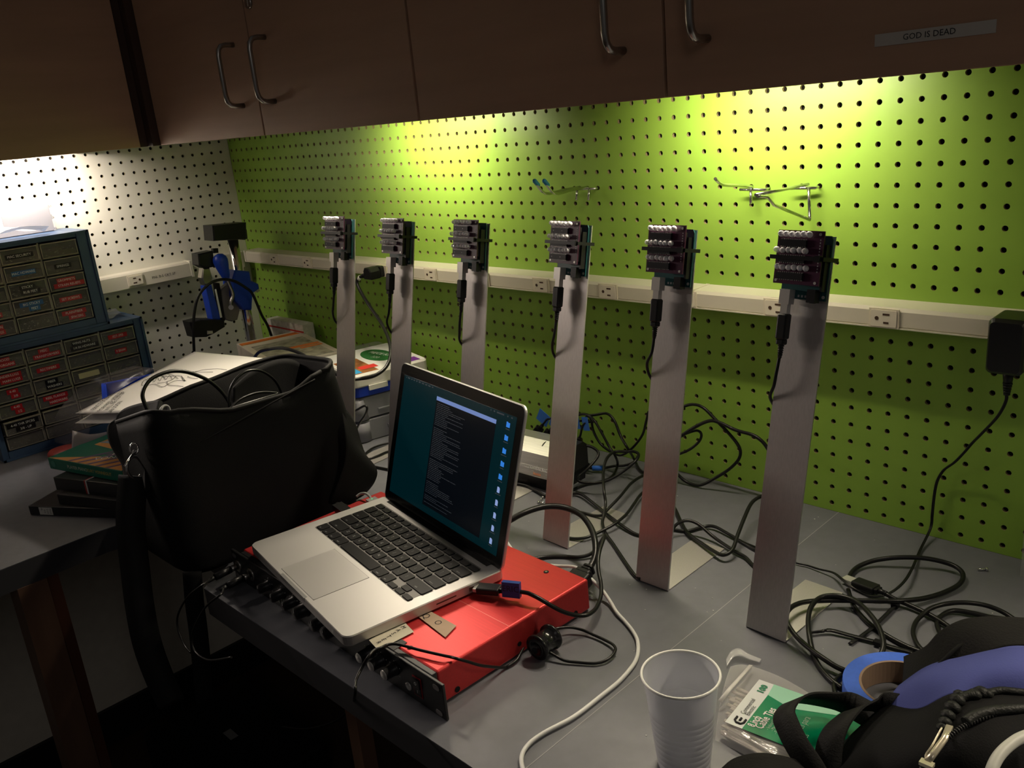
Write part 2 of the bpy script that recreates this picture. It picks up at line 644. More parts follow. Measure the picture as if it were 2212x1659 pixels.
# ================================================================ raceways with outlets
def outlet(parent, M):
    """M: x right, y up, z out of the wall; ground hole to the left"""
    b = MB().m(ivoryp)
    b.box((-0.019, -0.0125, 0), (0.019, 0.0125, 0.0022), M)
    b.m(mat('ivory_face', (0.78, 0.72, 0.58), 0.3)).rbox((-0.0165, -0.0108, 0.0022), (0.0165, 0.0108, 0.0032), 0.002, M)
    b.m(dslot).box((-0.001, 0.0042, 0.0033), (0.0075, 0.0066, 0.0036), M).box((-0.000, -0.0066, 0.0033), (0.0065, -0.0042, 0.0036), M)
    g = [(0.0026 * math.cos(a), 0.0026 * math.sin(a)) for a in [2 * PI * k / 10 for k in range(10)]]
    b.prism([(-0.0085 + p[0], p[1]) for p in g], 0.0033, 0.0036, M)
    return b.build('outlet', None, parent)


t = thing('raceway', 'long ivory metal raceway with outlets across the green pegboard', 'power strip', (0.062, 0, 1.158))
b = MB().m(ivory)
prof = [(0, 0), (-0.041, 0), (-0.043, 0.002), (-0.043, 0.021), (-0.040, 0.0255), (0, 0.0265)]
P = basis((0, 0, 0), (0, 1, 0), (0, 0, 1), (1, 0, 0))


def raceprism(b, prof, a, c, axis='x'):
    for (p, q) in ((a, c),):
        if axis == 'x':
            A = [b.bm.verts.new((p, y, z)) for y, z in prof]
            B = [b.bm.verts.new((q, y, z)) for y, z in prof]
        else:
            A = [b.bm.verts.new((-y, p, z)) for y, z in prof]
            B = [b.bm.verts.new((-y, q, z)) for y, z in prof]
        n = len(prof)
        for i in range(n):
            b._f((A[i], A[(i + 1) % n], B[(i + 1) % n], B[i]))
        b._f(A[::-1])
        b._f(B)
    return b


raceprism(b, prof, 0, 1.348)
raceprism(b, prof, 1.3495, 2.23)
b.box((-0.001, -0.044, -0.0008), (0.006, 0, 0.0272)).box((1.346, -0.0442, -0.0008), (1.3515, 0, 0.0272)).box((0, -0.0445, -0.0012), (2.23, -0.038, 0.0005))
b.build('cover', None, t)
OX = [0.209 + 0.1488 * i for i in range(13)]
for x in OX:
    outlet(t, basis((x - 0.062, -0.043, 0.0117), (1, 0, 0), (0, 0, 1), (0, -1, 0)))
t = thing('raceway', 'short ivory raceway with one bare outlet on the white pegboard', 'power strip', (0, -0.9, 1.1425))
RS = 0.463
b = MB().m(ivory)
prof2 = [(0, 0), (-0.031, 0), (-0.033, 0.002), (-0.033, 0.033), (-0.030, 0.037), (0, 0.038)]
raceprism(b, prof2, RS, 0.728, 'y')
b.box((0, 0.722, -0.0008), (0.034, 0.7285, 0.0388))
b.build('cover', None, t)
outlet(t, basis((0.033, 0.583, 0.0185), (0, -1, 0), (0, 0, -1), (1, 0, 0)))
MB().m(inkb).text('PNL B-5 CKT 37', 0.0085, basis((0.0335, 0.652, 0.016), (0, 1, 0), (0, 0, 1), (1, 0, 0))).build('lettering', None, t)
t = thing('corner_box', 'small ivory raceway junction box with a screw at the corner', 'junction box', (0, -0.055, 1.138))
bev(MB().box((0, -0.03, 0), (0.033, 0.025, 0.042)).build('cover', ivory, t), 0.002)
MB().sphere((0.034, 0.006, 0.023), 0.003, n=10, sc_=(0.5, 1, 1)).build('screw', chrome, t)

# ================================================================ pegboard hooks
wire = mat('zinc_wire', (0.60, 0.62, 0.56), 0.22, 1.0)
t = thing('pegboard_hook', 'double-prong wire pegboard hook with blue rubber tips', 'hook', (1.20, 0, 1.33))
L0 = Vector((1.20, 0, 1.33))


def loc(pts, o):
    return [Vector(p) - o for p in pts]


MB().tube(loc([(1.207, 0.004, 1.330), (1.207, -0.010, 1.330), (1.160, -0.014, 1.330)], L0), 0.0022, 8).tube(loc([(1.172, -0.012, 1.330), (1.172, -0.016, 1.312)], L0), 0.0022, 8).tube(loc([(1.198, -0.012, 1.330), (1.198, -0.016, 1.312)], L0), 0.0022, 8).build('crossbar', wire, t)
for k, (dx, u) in enumerate(((0, 1155), (0.0, 1176))):
    tip = PY(u, 391, -0.150)
    r0 = Vector((1.178 + 0.017 * k, -0.012, 1.333))
    bend = Vector((tip.x - 0.001, -0.128, 1.3375))
    MB().tube(loc(spline([r0, r0.lerp(bend, 0.5), bend, tip], 4), L0), 0.0022, 8).build('prong', wire, t)
    d = (tip - bend).normalized()
    MB().tube(loc([tip - d * 0.012, tip - d * 0.010, tip + d * 0.001, tip + d * 0.003], L0), [0.0024, 0.0034, 0.0034, 0.0018], 10).build('tip', mat('blue_rubber', (0.02, 0.20, 0.42), 0.4), t)
t = thing('pegboard_hook', 'bare single-prong wire pegboard hook left of the triangular one', 'hook', (1.51, 0, 1.33))
L0 = Vector((1.51, 0, 1.33))
MB().tube(loc([(1.5135, 0.004, 1.328), (1.5135, -0.012, 1.327), (1.477, -0.016, 1.328)], L0), 0.0022, 8).tube(loc([(1.492, -0.012, 1.328), (1.494, -0.016, 1.308)], L0), 0.0022, 8).build('crossbar', wire, t)
MB().tube(loc(spline([(1.494, -0.012, 1.331), PY(1600, 401, -0.07), PY(1562, 399, -0.125), PY(1545, 386, -0.15)], 4), L0), 0.0021, 8).build('prong', wire, t)
t = thing('pegboard_hook', 'triangular wire tool holder on the right of the pegboard', 'hook', (1.58, 0, 1.33))
L0 = Vector((1.58, 0, 1.33))
MB().tube(loc([(1.5873, 0.004, 1.330), (1.5873, -0.012, 1.329), (1.551, -0.016, 1.329)], L0), 0.0022, 8).build('crossbar', wire, t)
MB().tube(loc([PY(1746, 398, -0.014), PY(1700, 408, -0.06), PY(1632, 421, -0.13)], L0), 0.0021, 8).build('upper_wire', wire, t)
MB().tube(loc([PY(1747, 405, -0.014), PY(1748, 440, -0.014), PY(1749, 475, -0.014), PY(1672, 443, -0.10), PY(1658, 425, -0.115), PY(1642, 424, -0.125), PY(1637, 424, -0.13)], L0), 0.0021, 8).build('lower_wire', wire, t)

# ================================================================ six stands with LED boards
purple = mat('purple_circuit_board', (0.05, 0.006, 0.03), 0.35, var=0.15, vscale=300)
teal = mat('teal_circuit_board', (0.006, 0.055, 0.06), 0.35)
chipm = mat('chip_epoxy', (0.012, 0.012, 0.014), 0.45, spec=0.2)
ledm = mat('clear_led_epoxy', (0.85, 0.85, 0.88), 0.12, alpha=0.72, spec=0.8)
tin = mat('tinned_metal', (0.62, 0.60, 0.57), 0.32, 0.55)
silk = mat('silkscreen', (0.38, 0.36, 0.38), 0.5)
STANDS = [(0.835, -0.326, 0.06, 0.086), (0.993, -0.330, 0.02, 0.094), (1.166, -0.325, 0.0, 0.090), (1.345, -0.314, -0.05, 0.095), (1.524, -0.325, 0.0, 0.091), (1.693, -0.337, -0.045, 0.101)]
ORD = ['leftmost of the six aluminium stands, beside the bag', 'second aluminium stand from the left, beside the laptop lid', 'third aluminium stand from the left, behind the laptop',
       'fourth aluminium stand from the left, before the USB hub', 'fifth aluminium stand from the left, second nearest', 'rightmost and nearest of the six aluminium stands']


def make_stand(i):
    x, y, yaw, lean = STANDS[i]
    th = math.atan(lean / 0.45)
    t = thing('display_stand', ORD[i] + ', with LED circuit board', 'stand', (x, y, T), yaw, 'six aluminium stands with LED boards')
    W = 0.0253
    rx = Matrix.Rotation(-th, 4, 'X')
    n = 4
    b = MB()
    # one bent sheet: foot on the table, bend, leaning upright
    pr = [(0.135, 0.0006)] + [(0.004 * (1 - math.sin(a)) - 0.0 + 0.0, 0.0006 + 0.004 * (1 - math.cos(a))) for a in [k * (PI / 2) / 4 for k in range(5)]][0:1]
    pts = [(0.135, 0.0), (0.003, 0.0), (0.0005, 0.0012)]
    up = rx @ Vector((0, 0, 0.456))
    pts.append((up.y, up.z))
    th_ = 0.0014
    back = [(up.y + th_ * math.cos(th), up.z - th_ * math.sin(th)), (0.0035, 0.0028), (0.0048, th_), (0.135, th_)]
    prof = pts + back
    A = [b.bm.verts.new((-W, p[0], p[1] + 0.0002)) for p in prof]
    B = [b.bm.verts.new((W, p[0], p[1] + 0.0002)) for p in prof]
    k = len(prof)
    for j in range(k):
        b._f((A[j], A[(j + 1) % k], B[(j + 1) % k], B[j]))
    for S in (A, B):
        b._f([S[0], S[1], S[6], S[7]])
        b._f([S[1], S[2], S[5], S[6]])
        b._f([S[2], S[3], S[4], S[5]])
    b.build('bent_strip', alu, t)
    # controller board
    cb = MB().m(teal).prism([(-0.0267, 0.388), (0.0267, 0.388), (0.0267, 0.4525), (0.0245, 0.4566), (-0.0255, 0.4566), (-0.0267, 0.454)], 0.0062, 0.0078, rx @ basis((0, 0, 0), (1, 0, 0), (0, 0, 1), (0, -1, 0)))
    cb = cb.build('controller_board', None, t)
    MB().m(blackp).box((0.0225, -0.0165, 0.398), (0.0252, -0.0078, 0.447), rx).build('pin_header', None, cb)
    MB().m(blackp).box((-0.0252, -0.0165, 0.410), (-0.0225, -0.0078, 0.447), rx).build('pin_header', None, cb)
    MB().m(blackp).box((0.010, -0.0185, 0.3855), (0.0195, -0.0078, 0.3995), rx).cyl(rx @ Vector((0.01475, -0.013, 0.3855)), rx @ Vector((0.01475, -0.013, 0.3850)), 0.0036, n=12).build('power_jack', None, cb)
    MB().m(tin).box((-0.0215, -0.0192, 0.3815), (-0.0095, -0.0080, 0.3975), rx).build('usb_socket', None, cb)
    cc = MB().m(chipm).box((0.002, -0.0108, 0.404), (0.009, -0.0078, 0.438), rx).m(silk)
    for q in range(5):
        cc.box((-0.006 + q * 0.004, -0.0079, 0.390), (-0.004 + q * 0.004, -0.0077, 0.3925), rx)
    cc.m(tin).cyl(rx @ Vector((0.0235, -0.0078, 0.392)), rx @ Vector((0.0235, -0.0082, 0.392)), 0.0018, n=10)
    cc.build('component', None, cb)
    # LED shield board in front
    sx0, sx1, sz0, sz1 = -0.0285, 0.0248, 0.4035, 0.4605
    sh = MB().m(purple).box((sx0, -0.0235, sz0), (sx1, -0.0219, sz1), rx).m(silk)
    for q in range(12):
        sh.box((sx1 - 0.0042, -0.0237, sz0 + 0.014 + q * 0.0030), (sx1 - 0.0030, -0.0235, sz0 + 0.0155 + q * 0.0030), rx)
    if i in (0, 1, 3):
        sh.box((sx0 + 0.004, -0.0237, sz1 - 0.0205), (sx1 - 0.012, -0.0236, sz1 - 0.0175), rx)
        sh.box((sx0 + 0.004, -0.0237, sz1 - 0.0375), (sx1 - 0.014, -0.0236, sz1 - 0.0358), rx)
    sh.m(tin)
    for (hx, hz) in ((sx0 + 0.003, sz0 + 0.0035), (sx1 - 0.0045, sz1 - 0.0035), (sx1 - 0.0045, sz0 + 0.003)):
        sh.cyl(rx @ Vector((hx, -0.0235, hz)), rx @ Vector((hx, -0.0239, hz)), 0.0016, n=10)
    sh = sh.build('led_board', None, t)
    MB().m(blackp).box((sx1 - 0.0045, -0.0219, sz0 + 0.004), (sx1 - 0.002, -0.0165, sz1 - 0.008), rx).build('pin_header', None, sh)
    MB().m(blackp).box((sx0 + 0.004, -0.0219, sz0 + 0.01), (sx0 + 0.0065, -0.0165, sz1 - 0.008), rx).build('pin_header', None, sh)
    cx0 = sx0 + 0.0045
    me = None
    for q, cz in enumerate((sz1 - 0.0135, sz1 - 0.0305, sz0 + 0.0085)):
        c = MB().m(chipm).bx((cx0 + 0.0155, -0.0258, cz), (0.031, 0.0034, 0.0072), rx).m(tin)
        for j in range(12):
            for s_ in (-1, 1):
                c.bx((cx0 + 0.0018 + j * 0.00254, -0.0250, cz + s_ * 0.0040), (0.0007, 0.0024, 0.0009), rx)
        if i in (0, 3, 2):
            for hx in (0.0045, 0.0205):
                c.m(silk).cyl(rx @ Vector((cx0 + hx, -0.0275, cz)), rx @ Vector((cx0 + hx, -0.02765, cz)), 0.0007, n=8)
        c.build('chip', None, sh)
    rnd = random.Random(40 + i)
    for q, (lz, dx, tilt) in enumerate(((sz1 - 0.0045, 0.0, 0.1), (sz1 - 0.0215, -0.003, 0.25), (sz0 + 0.0175, -0.0005, 0.3))):
        for j in range(6):
            bx_ = sx0 + 0.0045 + j * 0.0066 + dx
            p0 = Vector((bx_, -0.0236, lz))
            d = Vector((0.32 + rnd.uniform(-.12, .12), -1, 0.12 - tilt * 0.3 + rnd.uniform(-.08, .1))).normalized()
            e = p0 + d * 0.0022
            Z = d
            X = Z.orthogonal().normalized()
            M = rx @ basis(e, X, Z.cross(X), Z)
            b = MB().m(ledm).lathe([(0.0033, 0), (0.0033, 0.001), (0.0030, 0.0011), (0.0030, 0.0045), (0.0024, 0.0060), (0.0013, 0.0068), (0.0002, 0.0070)], M, 12).m(tin)
            b.tube([rx @ (p0 + Vector((0.0012, 0.0004, 0))), rx @ (e + Vector((0.0012, 0, 0)))], 0.0003, 4)
            b.tube([rx @ (p0 - Vector((0.0012, -0.0004, 0))), rx @ (e - Vector((0.0012, 0, 0)))], 0.0003, 4)
            b.build('led', None, sh)
    # zip tie clamping the stack
    zz = 0.4315
    b = MB().m(blackp)
    for a_, c_ in (((-0.0312, -0.0300, zz - 0.0022), (0.0290, -0.0290, zz + 0.0022)), ((-0.0312, 0.0012, zz - 0.0022), (0.0290, 0.0024, zz + 0.0022)), ((-0.0322, -0.0300, zz - 0.0022), (-0.0312, 0.0024, zz + 0.0022)), ((0.0290, -0.0300, zz - 0.0022), (0.0302, 0.0024, zz + 0.0022)), ((0.0215, -0.0335, zz - 0.0034), (0.0275, -0.0290, zz + 0.0034))):
        b.box(a_, c_, rx)
    b.build('zip_tie', None, t)
    return t, rx


def cable(name, label, pts, r, material=None, group=None, n=8, k=6, parts=None):
    o = MB().tube(spline(pts, k), r, n).build(name, material or cablem)
    tag(o, label, 'cable', group)
    return o


USBPATH = {}
for i in range(6):
    t, rx = make_stand(i)
    Mw = Matrix.Translation((STANDS[i][0], STANDS[i][1], T)) @ Matrix.Rotation(STANDS[i][2], 4, 'Z')
    M = Mw @ rx
    # usb plug and its cord, a separate cable that drops behind the strip
    c = thing('usb_cable', ['leftmost', 'second', 'third', 'fourth', 'fifth', 'rightmost'][i] + ' stand\'s black USB cord, hanging from its LED board', 'cable', M @ Vector((-0.0155, -0.0136, 0.35)), 0, 'cords of the LED boards')
    iv = Matrix.Translation(-(M @ Vector((-0.0155, -0.0136, 0.35))))
    b = MB().m(tin).box((-0.0195, -0.0175, 0.3665), (-0.0115, -0.0100, 0.3815), iv @ M)
    b.build('plug_shell', None, c)
    b = MB().m(blackp)
    b.prism(rrect(-0.0215, -0.0195, -0.0095, -0.0082, 0.002), 0.343, 0.371, iv @ M, 0.0015)
    b.prism(rrect(-0.0205, -0.0185, -0.0105, -0.0092, 0.002), 0.337, 0.343, iv @ M, 0.001)
    for q in range(5):
        b.cyl(iv @ M @ Vector((-0.0155, -0.0136, 0.3365 - q * 0.0025)), iv @ M @ Vector((-0.0155, -0.0136, 0.335 - q * 0.0025)), 0.0036 - q * 0.0002, n=10)
    b.cyl(iv @ M @ Vector((-0.0155, -0.0136, 0.337)), iv @ M @ Vector((-0.0157, -0.0134, 0.322)), 0.0027, 0.0022, n=10)
    b.build('plug_grip', None, c)
    wv = 0.003 * math.sin(i * 2.1)
    pts = [(-0.0157, -0.0136, 0.325), (-0.017, -0.014, 0.305), (-0.0225 - wv, -0.011, 0.290), (-0.0275, -0.003, 0.276), (-0.0255, 0.008, 0.262), (-0.012, 0.010, 0.24), (0.0, 0.009, 0.19), (0.004, 0.010, 0.12), (-0.004, 0.013, 0.05), (-0.010, 0.018, 0.014), (-0.020, 0.028, 0.0042)]
    loc_end = [Mw.inverted() @ Vector(p) for p in []]
    wp = [iv @ M @ Vector(p) for p in pts]
    g0 = iv @ Mw @ Vector((0.0, 0.05, 0.0036))
    g1 = iv @ Mw @ Vector((0.012, 0.10, 0.0036))
    MB().tube(spline(wp, 5), 0.0019, 8).build('cord', cablem, c)

# ================================================================ red audio unit
t = thing('audio_interface', 'red rack-mount audio unit with black front panel and knobs under the laptop', 'audio interface', (1.27, -0.66, T), math.radians(-2.0))
RX = t.matrix_basis.inverted() if False else None
red = mat('anodised_red', (0.60, 0.040, 0.042), 0.36, 0.45, var=0.06, vscale=12, stretch=(1, 40, 40), bump=0.06, bscale=40)
H = 0.0442
ch = MB().m(red)
ch.prism([(-0.226, 0.0114), (0.2185, 0.0114), (0.2185, 0.252), (-0.226, 0.252)], 0.0022, H, None, 0.0)
ch = bev(ch.build('chassis', None, t), 0.0028, 3)
MB().m(mat('red_edge', (0.8, 0.25, 0.22), 0.4, 0.5)).box((-0.2175, 0.1185, H), (0.218, 0.1192, H + 0.0002)).build('lid_seam', None, ch)
for sx_, sy_ in ((-0.19, 0.030), (0.160, 0.020), (-0.19, 0.225), (0.165, 0.232), (0.0, 0.235)):
    MB().m(blackm).cyl((sx_, sy_, H), (sx_, sy_, H + 0.0006), 0.0034, n=14).m(steel).cyl((sx_, sy_, H + 0.0006), (sx_, sy_, H + 0.0009), 0.0016, n=8).build('screw', None, ch)
for sy_ in (0.035, 0.225):
    MB().m(blackm).cyl((0.2185, sy_, 0.009), (0.2192, sy_, 0.009), 0.0035, n=14).build('screw', None, ch)
MB().m(blackm).cyl((0.2185, 0.13, 0.036 - 0.02), (0.2192, 0.13, 0.016), 0.003, n=14).build('screw', None, ch)
fp = MB().m(mat('rack_black', (0.011, 0.011, 0.012), 0.36))
fp.box((-0.2185, 0.004, 0.0018), (0.219, 0.0112, H + 0.0004))
fp.box((-0.2415, 0.0, 0.0002), (0.2415, 0.004, H + 0.0003))
fp = bev(fp.build('front_panel', None, t), 0.001)
for sx_ in (-1, 1):
    for sz_ in (0.0065, 0.0378):
        Mx = basis((sx_ * 0.231, -0.0004, sz_), (1, 0, 0), (0, 0, 1), (0, -1, 0))
        MB().prism(rrect(-0.0055, -0.0030, 0.0055, 0.0030, 0.0029), 0, 0.0006, Mx).build('mounting_slot', mat('slot_light', (0.13, 0.12, 0.12), 0.4), fp)
MB().m(mat('plate_black', (0.010, 0.010, 0.011), 0.45)).box((-0.165, 0.0045, H + 0.0004), (0.150, 0.0235, H + 0.0008)).build('name_plate', None, fp)
MI = (Matrix.Translation((1.27, -0.66, T)) @ Matrix.Rotation(math.radians(-2.0), 4, 'Z')).inverted()
kx = [((545, 1262), 0), ((575, 1283), 0), ((603, 1303), 0), ((632, 1335), 1), ((672, 1362), 1), ((700, 1390), 1), ((778, 1428), 2), ((806, 1448), 2), ((836, 1470), 2)]
for (u, v), kind in kx:
    p = MI @ PY(u, v, -0.678)
    x = p.x
    b = MB().m(blackp)
    r = 0.0088 if kind == 1 else 0.0068
    zc = 0.026
    bb = basis((x, 0.0, zc), (1, 0, 0), (0, 0, 1), (0, -1, 0))
    b.lathe([(r * 1.15, 0), (r * 1.15, 0.0015), (r, 0.002), (r * 0.95, 0.014), (r * 0.9, 0.0155)], bb, 18)
    b.m(tin if kind == 2 else blackp).lathe([(r * 0.9, 0.0155), (r * 0.8, 0.0165), (0.0002, 0.0166)], bb, 18)
    b.m(inkw).box((x - 0.0003, -0.0168, zc + 0.002), (x + 0.0003, -0.0163, zc + r * 0.85))
    b.m(inkw if kind < 2 else tin)
    b.build('knob', None, fp)
    d = MB().m(inkw)
    for a in (-130, -65, 0, 65, 130):
        aa = math.radians(90 - a)
        d.bx((x + math.cos(aa) * (r + 0.0035), -0.0003, zc + math.sin(aa) * (r + 0.0035)), (0.0007, 0.0004, 0.0007))
    d.build('dial_marks', None, fp)
for (u, v) in ((478, 1238), (508, 1262)):
    x = (MI @ PY(u, v, -0.678)).x
    bb = basis((x, 0.0, 0.023), (1, 0, 0), (0, 0, 1), (0, -1, 0))
    MB().m(steel).lathe([(0.0095, 0), (0.0095, 0.0012), (0.0075, 0.0016), (0.004, 0.0014), (0.0035, 0.0006), (0.0003, 0.0006)], bb, 20).build('input_jack', None, fp)
for k in range(8):
    MB().m(mat('small_led_green', (0.1, 0.12, 0.1), 0.3)).bx((-0.11 + (k % 4) * 0.008, -0.0006, 0.010 + (k // 4) * 0.007), (0.004, 0.001, 0.004)).build('push_button', None, fp)
xs = 0.196
MB().m(mat('switch_red', (0.25, 0.006, 0.012), 0.3)).box((xs - 0.0075, -0.0006, 0.0095), (xs + 0.0075, 0.0, 0.034)).m(blackp).box((xs - 0.006, -0.0028, 0.0215), (xs + 0.006, -0.0006, 0.0325)).box((xs - 0.006, -0.0012, 0.011), (xs + 0.006, -0.0006, 0.0215)).m(inkw).text('O', 0.0055, basis((xs, -0.003, 0.027), (1, 0, 0), (0, 0, 1), (0, -1, 0))).text('I', 0.0055, basis((xs, -0.0014, 0.016), (1, 0, 0), (0, 0, 1), (0, -1, 0))).build('power_switch', None, fp)
x = (MI @ PY(860, 1497, -0.672)).x
MB().m(tin).lathe([(0.005, 0), (0.005, 0.001), (0.0032, 0.0012), (0.003, 0.0004), (0.0003, 0.0004)], basis((0.178, 0.0, 0.014), (1, 0, 0), (0, 0, 1), (0, -1, 0)), 16).build('headphone_jack', None, fp)
MB().m(inkw).text('Focusrite', 0.0115, basis((-0.138, 0.0140, H + 0.0010), (1, 0, 0), (0, 1, 0)), bold=0.0002).text('Scarlett', 0.0105, basis((0.088, 0.0118, H + 0.0010), (1, 0, 0), (0, 1, 0))).build('brand_lettering', None, fp)
MB().m(mat('badge_grey', (0.4, 0.4, 0.4), 0.4)).rbox((0.110, 0.0060, H + 0.0008), (0.124, 0.0150, H + 0.0011), 0.002).m(inkb).text('18', 0.008, basis((0.117, 0.0105, H + 0.0012), (1, 0, 0), (0, 1, 0))).m(inkw).text('20', 0.008, basis((0.131, 0.0105, H + 0.0012), (1, 0, 0), (0, 1, 0))).build('badge', None, fp)
# tapes on the lid
tapem = mat('masking_tape', (0.62, 0.57, 0.45), 0.7, var=0.05)
tapem2 = mat('masking_tape_aged', (0.42, 0.30, 0.21), 0.7, var=0.05)


def tape_on(u4, z, name, material, txts, parent, label, th=0.0003):
    """u4: four pixel corners of the piece, unprojected onto its plane z"""
    P4 = [PZ(u, v, z) for u, v in u4]
    b = MB().m(material)
    V = [b.bm.verts.new(MI @ p) for p in P4]
    W = [b.bm.verts.new(MI @ (p + Vector((0, 0, th)))) for p in P4]
    b._f(W)
    b._f(V[::-1])
    for i in range(4):
        b._f((V[i], V[(i + 1) % 4], W[(i + 1) % 4], W[i]))
    b.m(inkb)
    for s_, size, (u, v), (u2, v2) in txts:
        p = PZ(u, v, z + th + 0.0001)
        d = PZ(u2, v2, z + th + 0.0001) - p
        d.z = 0
        up = Vector((-d.y, d.x, 0))
        b.text(s_, size, MI @ basis(p, d, up), bold=0.0)
    o = b.build(name, None, parent)
    o['label'] = label
    return o


zt = T + H + 0.0014
tape_on([(873, 1343), (894, 1365), (817, 1405), (797, 1383)], zt, 'tape_label', tapem, [], t, 'pale masking tape piece reading MASTER')
for k, chn in enumerate('MASTER'):
    f = k / 5
    u, v = 871 + (818 - 871) * f, 1355 + (1388 - 1355) * f
    p = MI @ PZ(u, v, zt + 0.0006)
    q = MI @ PZ(u + 8, v + 9, zt + 0.0006)
    d = q - p
    d.z = 0
    MB().m(inkb).text(chn, 0.0078, basis(p, d, Vector((-d.y, d.x, 0))), bold=0.0).build('handwriting', None, t)
tape_on([(897, 1327), (920, 1315), (986, 1352), (962, 1377)], zt, 'tape_label', tapem2, [('Q', 0.013, (920, 1331), (930, 1336)), ('O', 0.012, (946, 1345), (956, 1350))], t, 'brown masking tape piece marked Q and O')

# ================================================================ laptop
ya = math.radians(-9.8)
LO = Vector((1.068, -0.640, T + H + 0.0012))
t = thing('laptop', 'open silver laptop with black keys resting on the red audio unit', 'laptop', LO, ya)
lalu = mat('laptop_aluminium', (0.56, 0.55, 0.54), 0.42, 0.75, bump=0.02, bscale=1500)
W_, D_, Hh = 0.314, 0.219, 0.0145
body = MB().m(lalu)
body.prism(rrect(0, 0, W_, D_, 0.011, 6), 0.0012, Hh, None, 0.0012)
body = body.build('base', None, t)
for fx, fy in ((0.02, 0.02), (W_ - 0.02, 0.02), (0.02, D_ - 0.02), (W_ - 0.02, D_ - 0.02)):
    MB().m(blackm).cyl((fx, fy, 0), (fx, fy, 0.0013), 0.007, n=14).build('rubber_foot', None, body)
MB().m(mat('keyboard_well', (0.16, 0.155, 0.15), 0.45, 0.5)).rbox((0.0205, 0.0895, Hh), (W_ - 0.0205, 0.1975, Hh + 0.0002), 0.002).build('keyboard_well', None, body)
MB().m(mat('trackpad', (0.50, 0.49, 0.48), 0.38, 0.6)).rbox((W_ / 2 - 0.0525, 0.007, Hh + 0.0001), (W_ / 2 + 0.0525, 0.082, Hh + 0.0004), 0.002).m(mat('trackpad_gap', (0.1, 0.1, 0.1), 0.5)).box((W_ / 2 - 0.0529, 0.0066, Hh), (W_ / 2 + 0.0529, 0.0824, Hh + 0.0002)).build('trackpad', None, body)
MB().m(mat('thumb_notch', (0.3, 0.3, 0.3), 0.4, 0.6)).box((W_ / 2 - 0.04, -0.0003, 0.009), (W_ / 2 + 0.04, 0.004, Hh + 0.0002)).build('notch', None, body)
MB().m(blackm).box((0.022, 0.2055, Hh - 0.001), (W_ - 0.022, 0.2185, Hh + 0.0006)).build('hinge_cover', None, body)
keym = mat('key_black', (0.009, 0.009, 0.010), 0.36, spec=0.16)
keyl = MB().m(mat('key_legend', (0.38, 0.38, 0.38), 0.6))
kp = 0.01895
gap = 0.0028
kx0, ky0 = 0.0225, 0.0905
rows = [  # bottom to top: (labels, widths)
    [('fn', 1), ('ctrl', 1), ('opt', 1), ('cmd', 1.25), ('', 5), ('cmd', 1.25), ('opt', 1)],
    [('shift', 2.25)] + [(c, 1) for c in 'ZXCVBNM,./'] + [('shift', 2.25)],
    [('caps', 1.75)] + [(c, 1) for c in 'ASDFGHJKL;\''] + [('return', 1.75)],
    [('tab', 1.5)] + [(c, 1) for c in 'QWERTYUIOP[]'] + [('\\', 1)],
    [('`', 1)] + [(c, 1) for c in '1234567890-='] + [('delete', 1.5)],
]
for ri, row in enumerate(rows):
    x = kx0
    yk = ky0 + ri * kp
    for lab, wd in row:
        ww = kp * wd
        MB().m(keym).rbox((x + 0.0004, yk + 0.0004, Hh + 0.0002), (x + ww - gap + 0.0004, yk + kp - gap + 0.0004, Hh + 0.0016), 0.0016, None, 2).build('key', None, body)
        if lab:
            keyl.text(lab, 0.0058 if len(lab) == 1 else 0.0032, basis((x + (ww - gap) / 2, yk + 0.008 if len(lab) == 1 else yk + 0.004, Hh + 0.0019), (1, 0, 0), (0, 1, 0)))
        x += ww
x = kx0 + 11.5 * kp
for k, (ax, ay) in enumerate(((0, 0), (1, 0), (1, 0.5), (2, 0))):
    MB().m(keym).rbox((x + ax * kp + 0.0004, ky0 + ay * kp + (0.0004 if ay == 0 else 0.0), Hh + 0.0002), (x + (ax + 1) * kp - gap + 0.0004, ky0 + ay * kp + kp / 2 - gap / 2 + 0.0001, Hh + 0.0015), 0.0014, None, 2).build('key', None, body)
nw = 14.5 * kp / 14
for k in range(14):
    MB().m(keym).rbox((kx0 + k * nw + 0.0004, ky0 + 5 * kp + 0.0004, Hh + 0.0002), (kx0 + (k + 1) * nw - gap + 0.0004, ky0 + 5 * kp + kp * 0.55 - 0.001, Hh + 0.0015), 0.0014, None, 2).build('key', None, body)
o = keyl.build('key_legends', None, body)
o['kind'] = 'stuff'
MB().m(dslot).box((W_ - 0.0003, 0.118, 0.0065), (W_ + 0.0002, 0.146, 0.0082)).box((W_ - 0.0003, 0.165, 0.005), (W_ + 0.0002, 0.180, 0.0098)).build('port', None, body)
MB().m(blackm).box((-0.0002, 0.17, 0.005), (0.0003, 0.178, 0.0095)).box((-0.0002, 0.188, 0.0045), (0.0003, 0.203, 0.0105)).build('port', None, body)
# lid
tl = math.radians(16.8)
lid = MB().m(lalu)
ML = Matrix.Translation((0, 0.2135, Hh + 0.001)) @ Matrix.Rotation(-tl, 4, 'X') @ basis((0, 0, 0), (1, 0, 0), (0, 0, 1), (0, -1, 0))
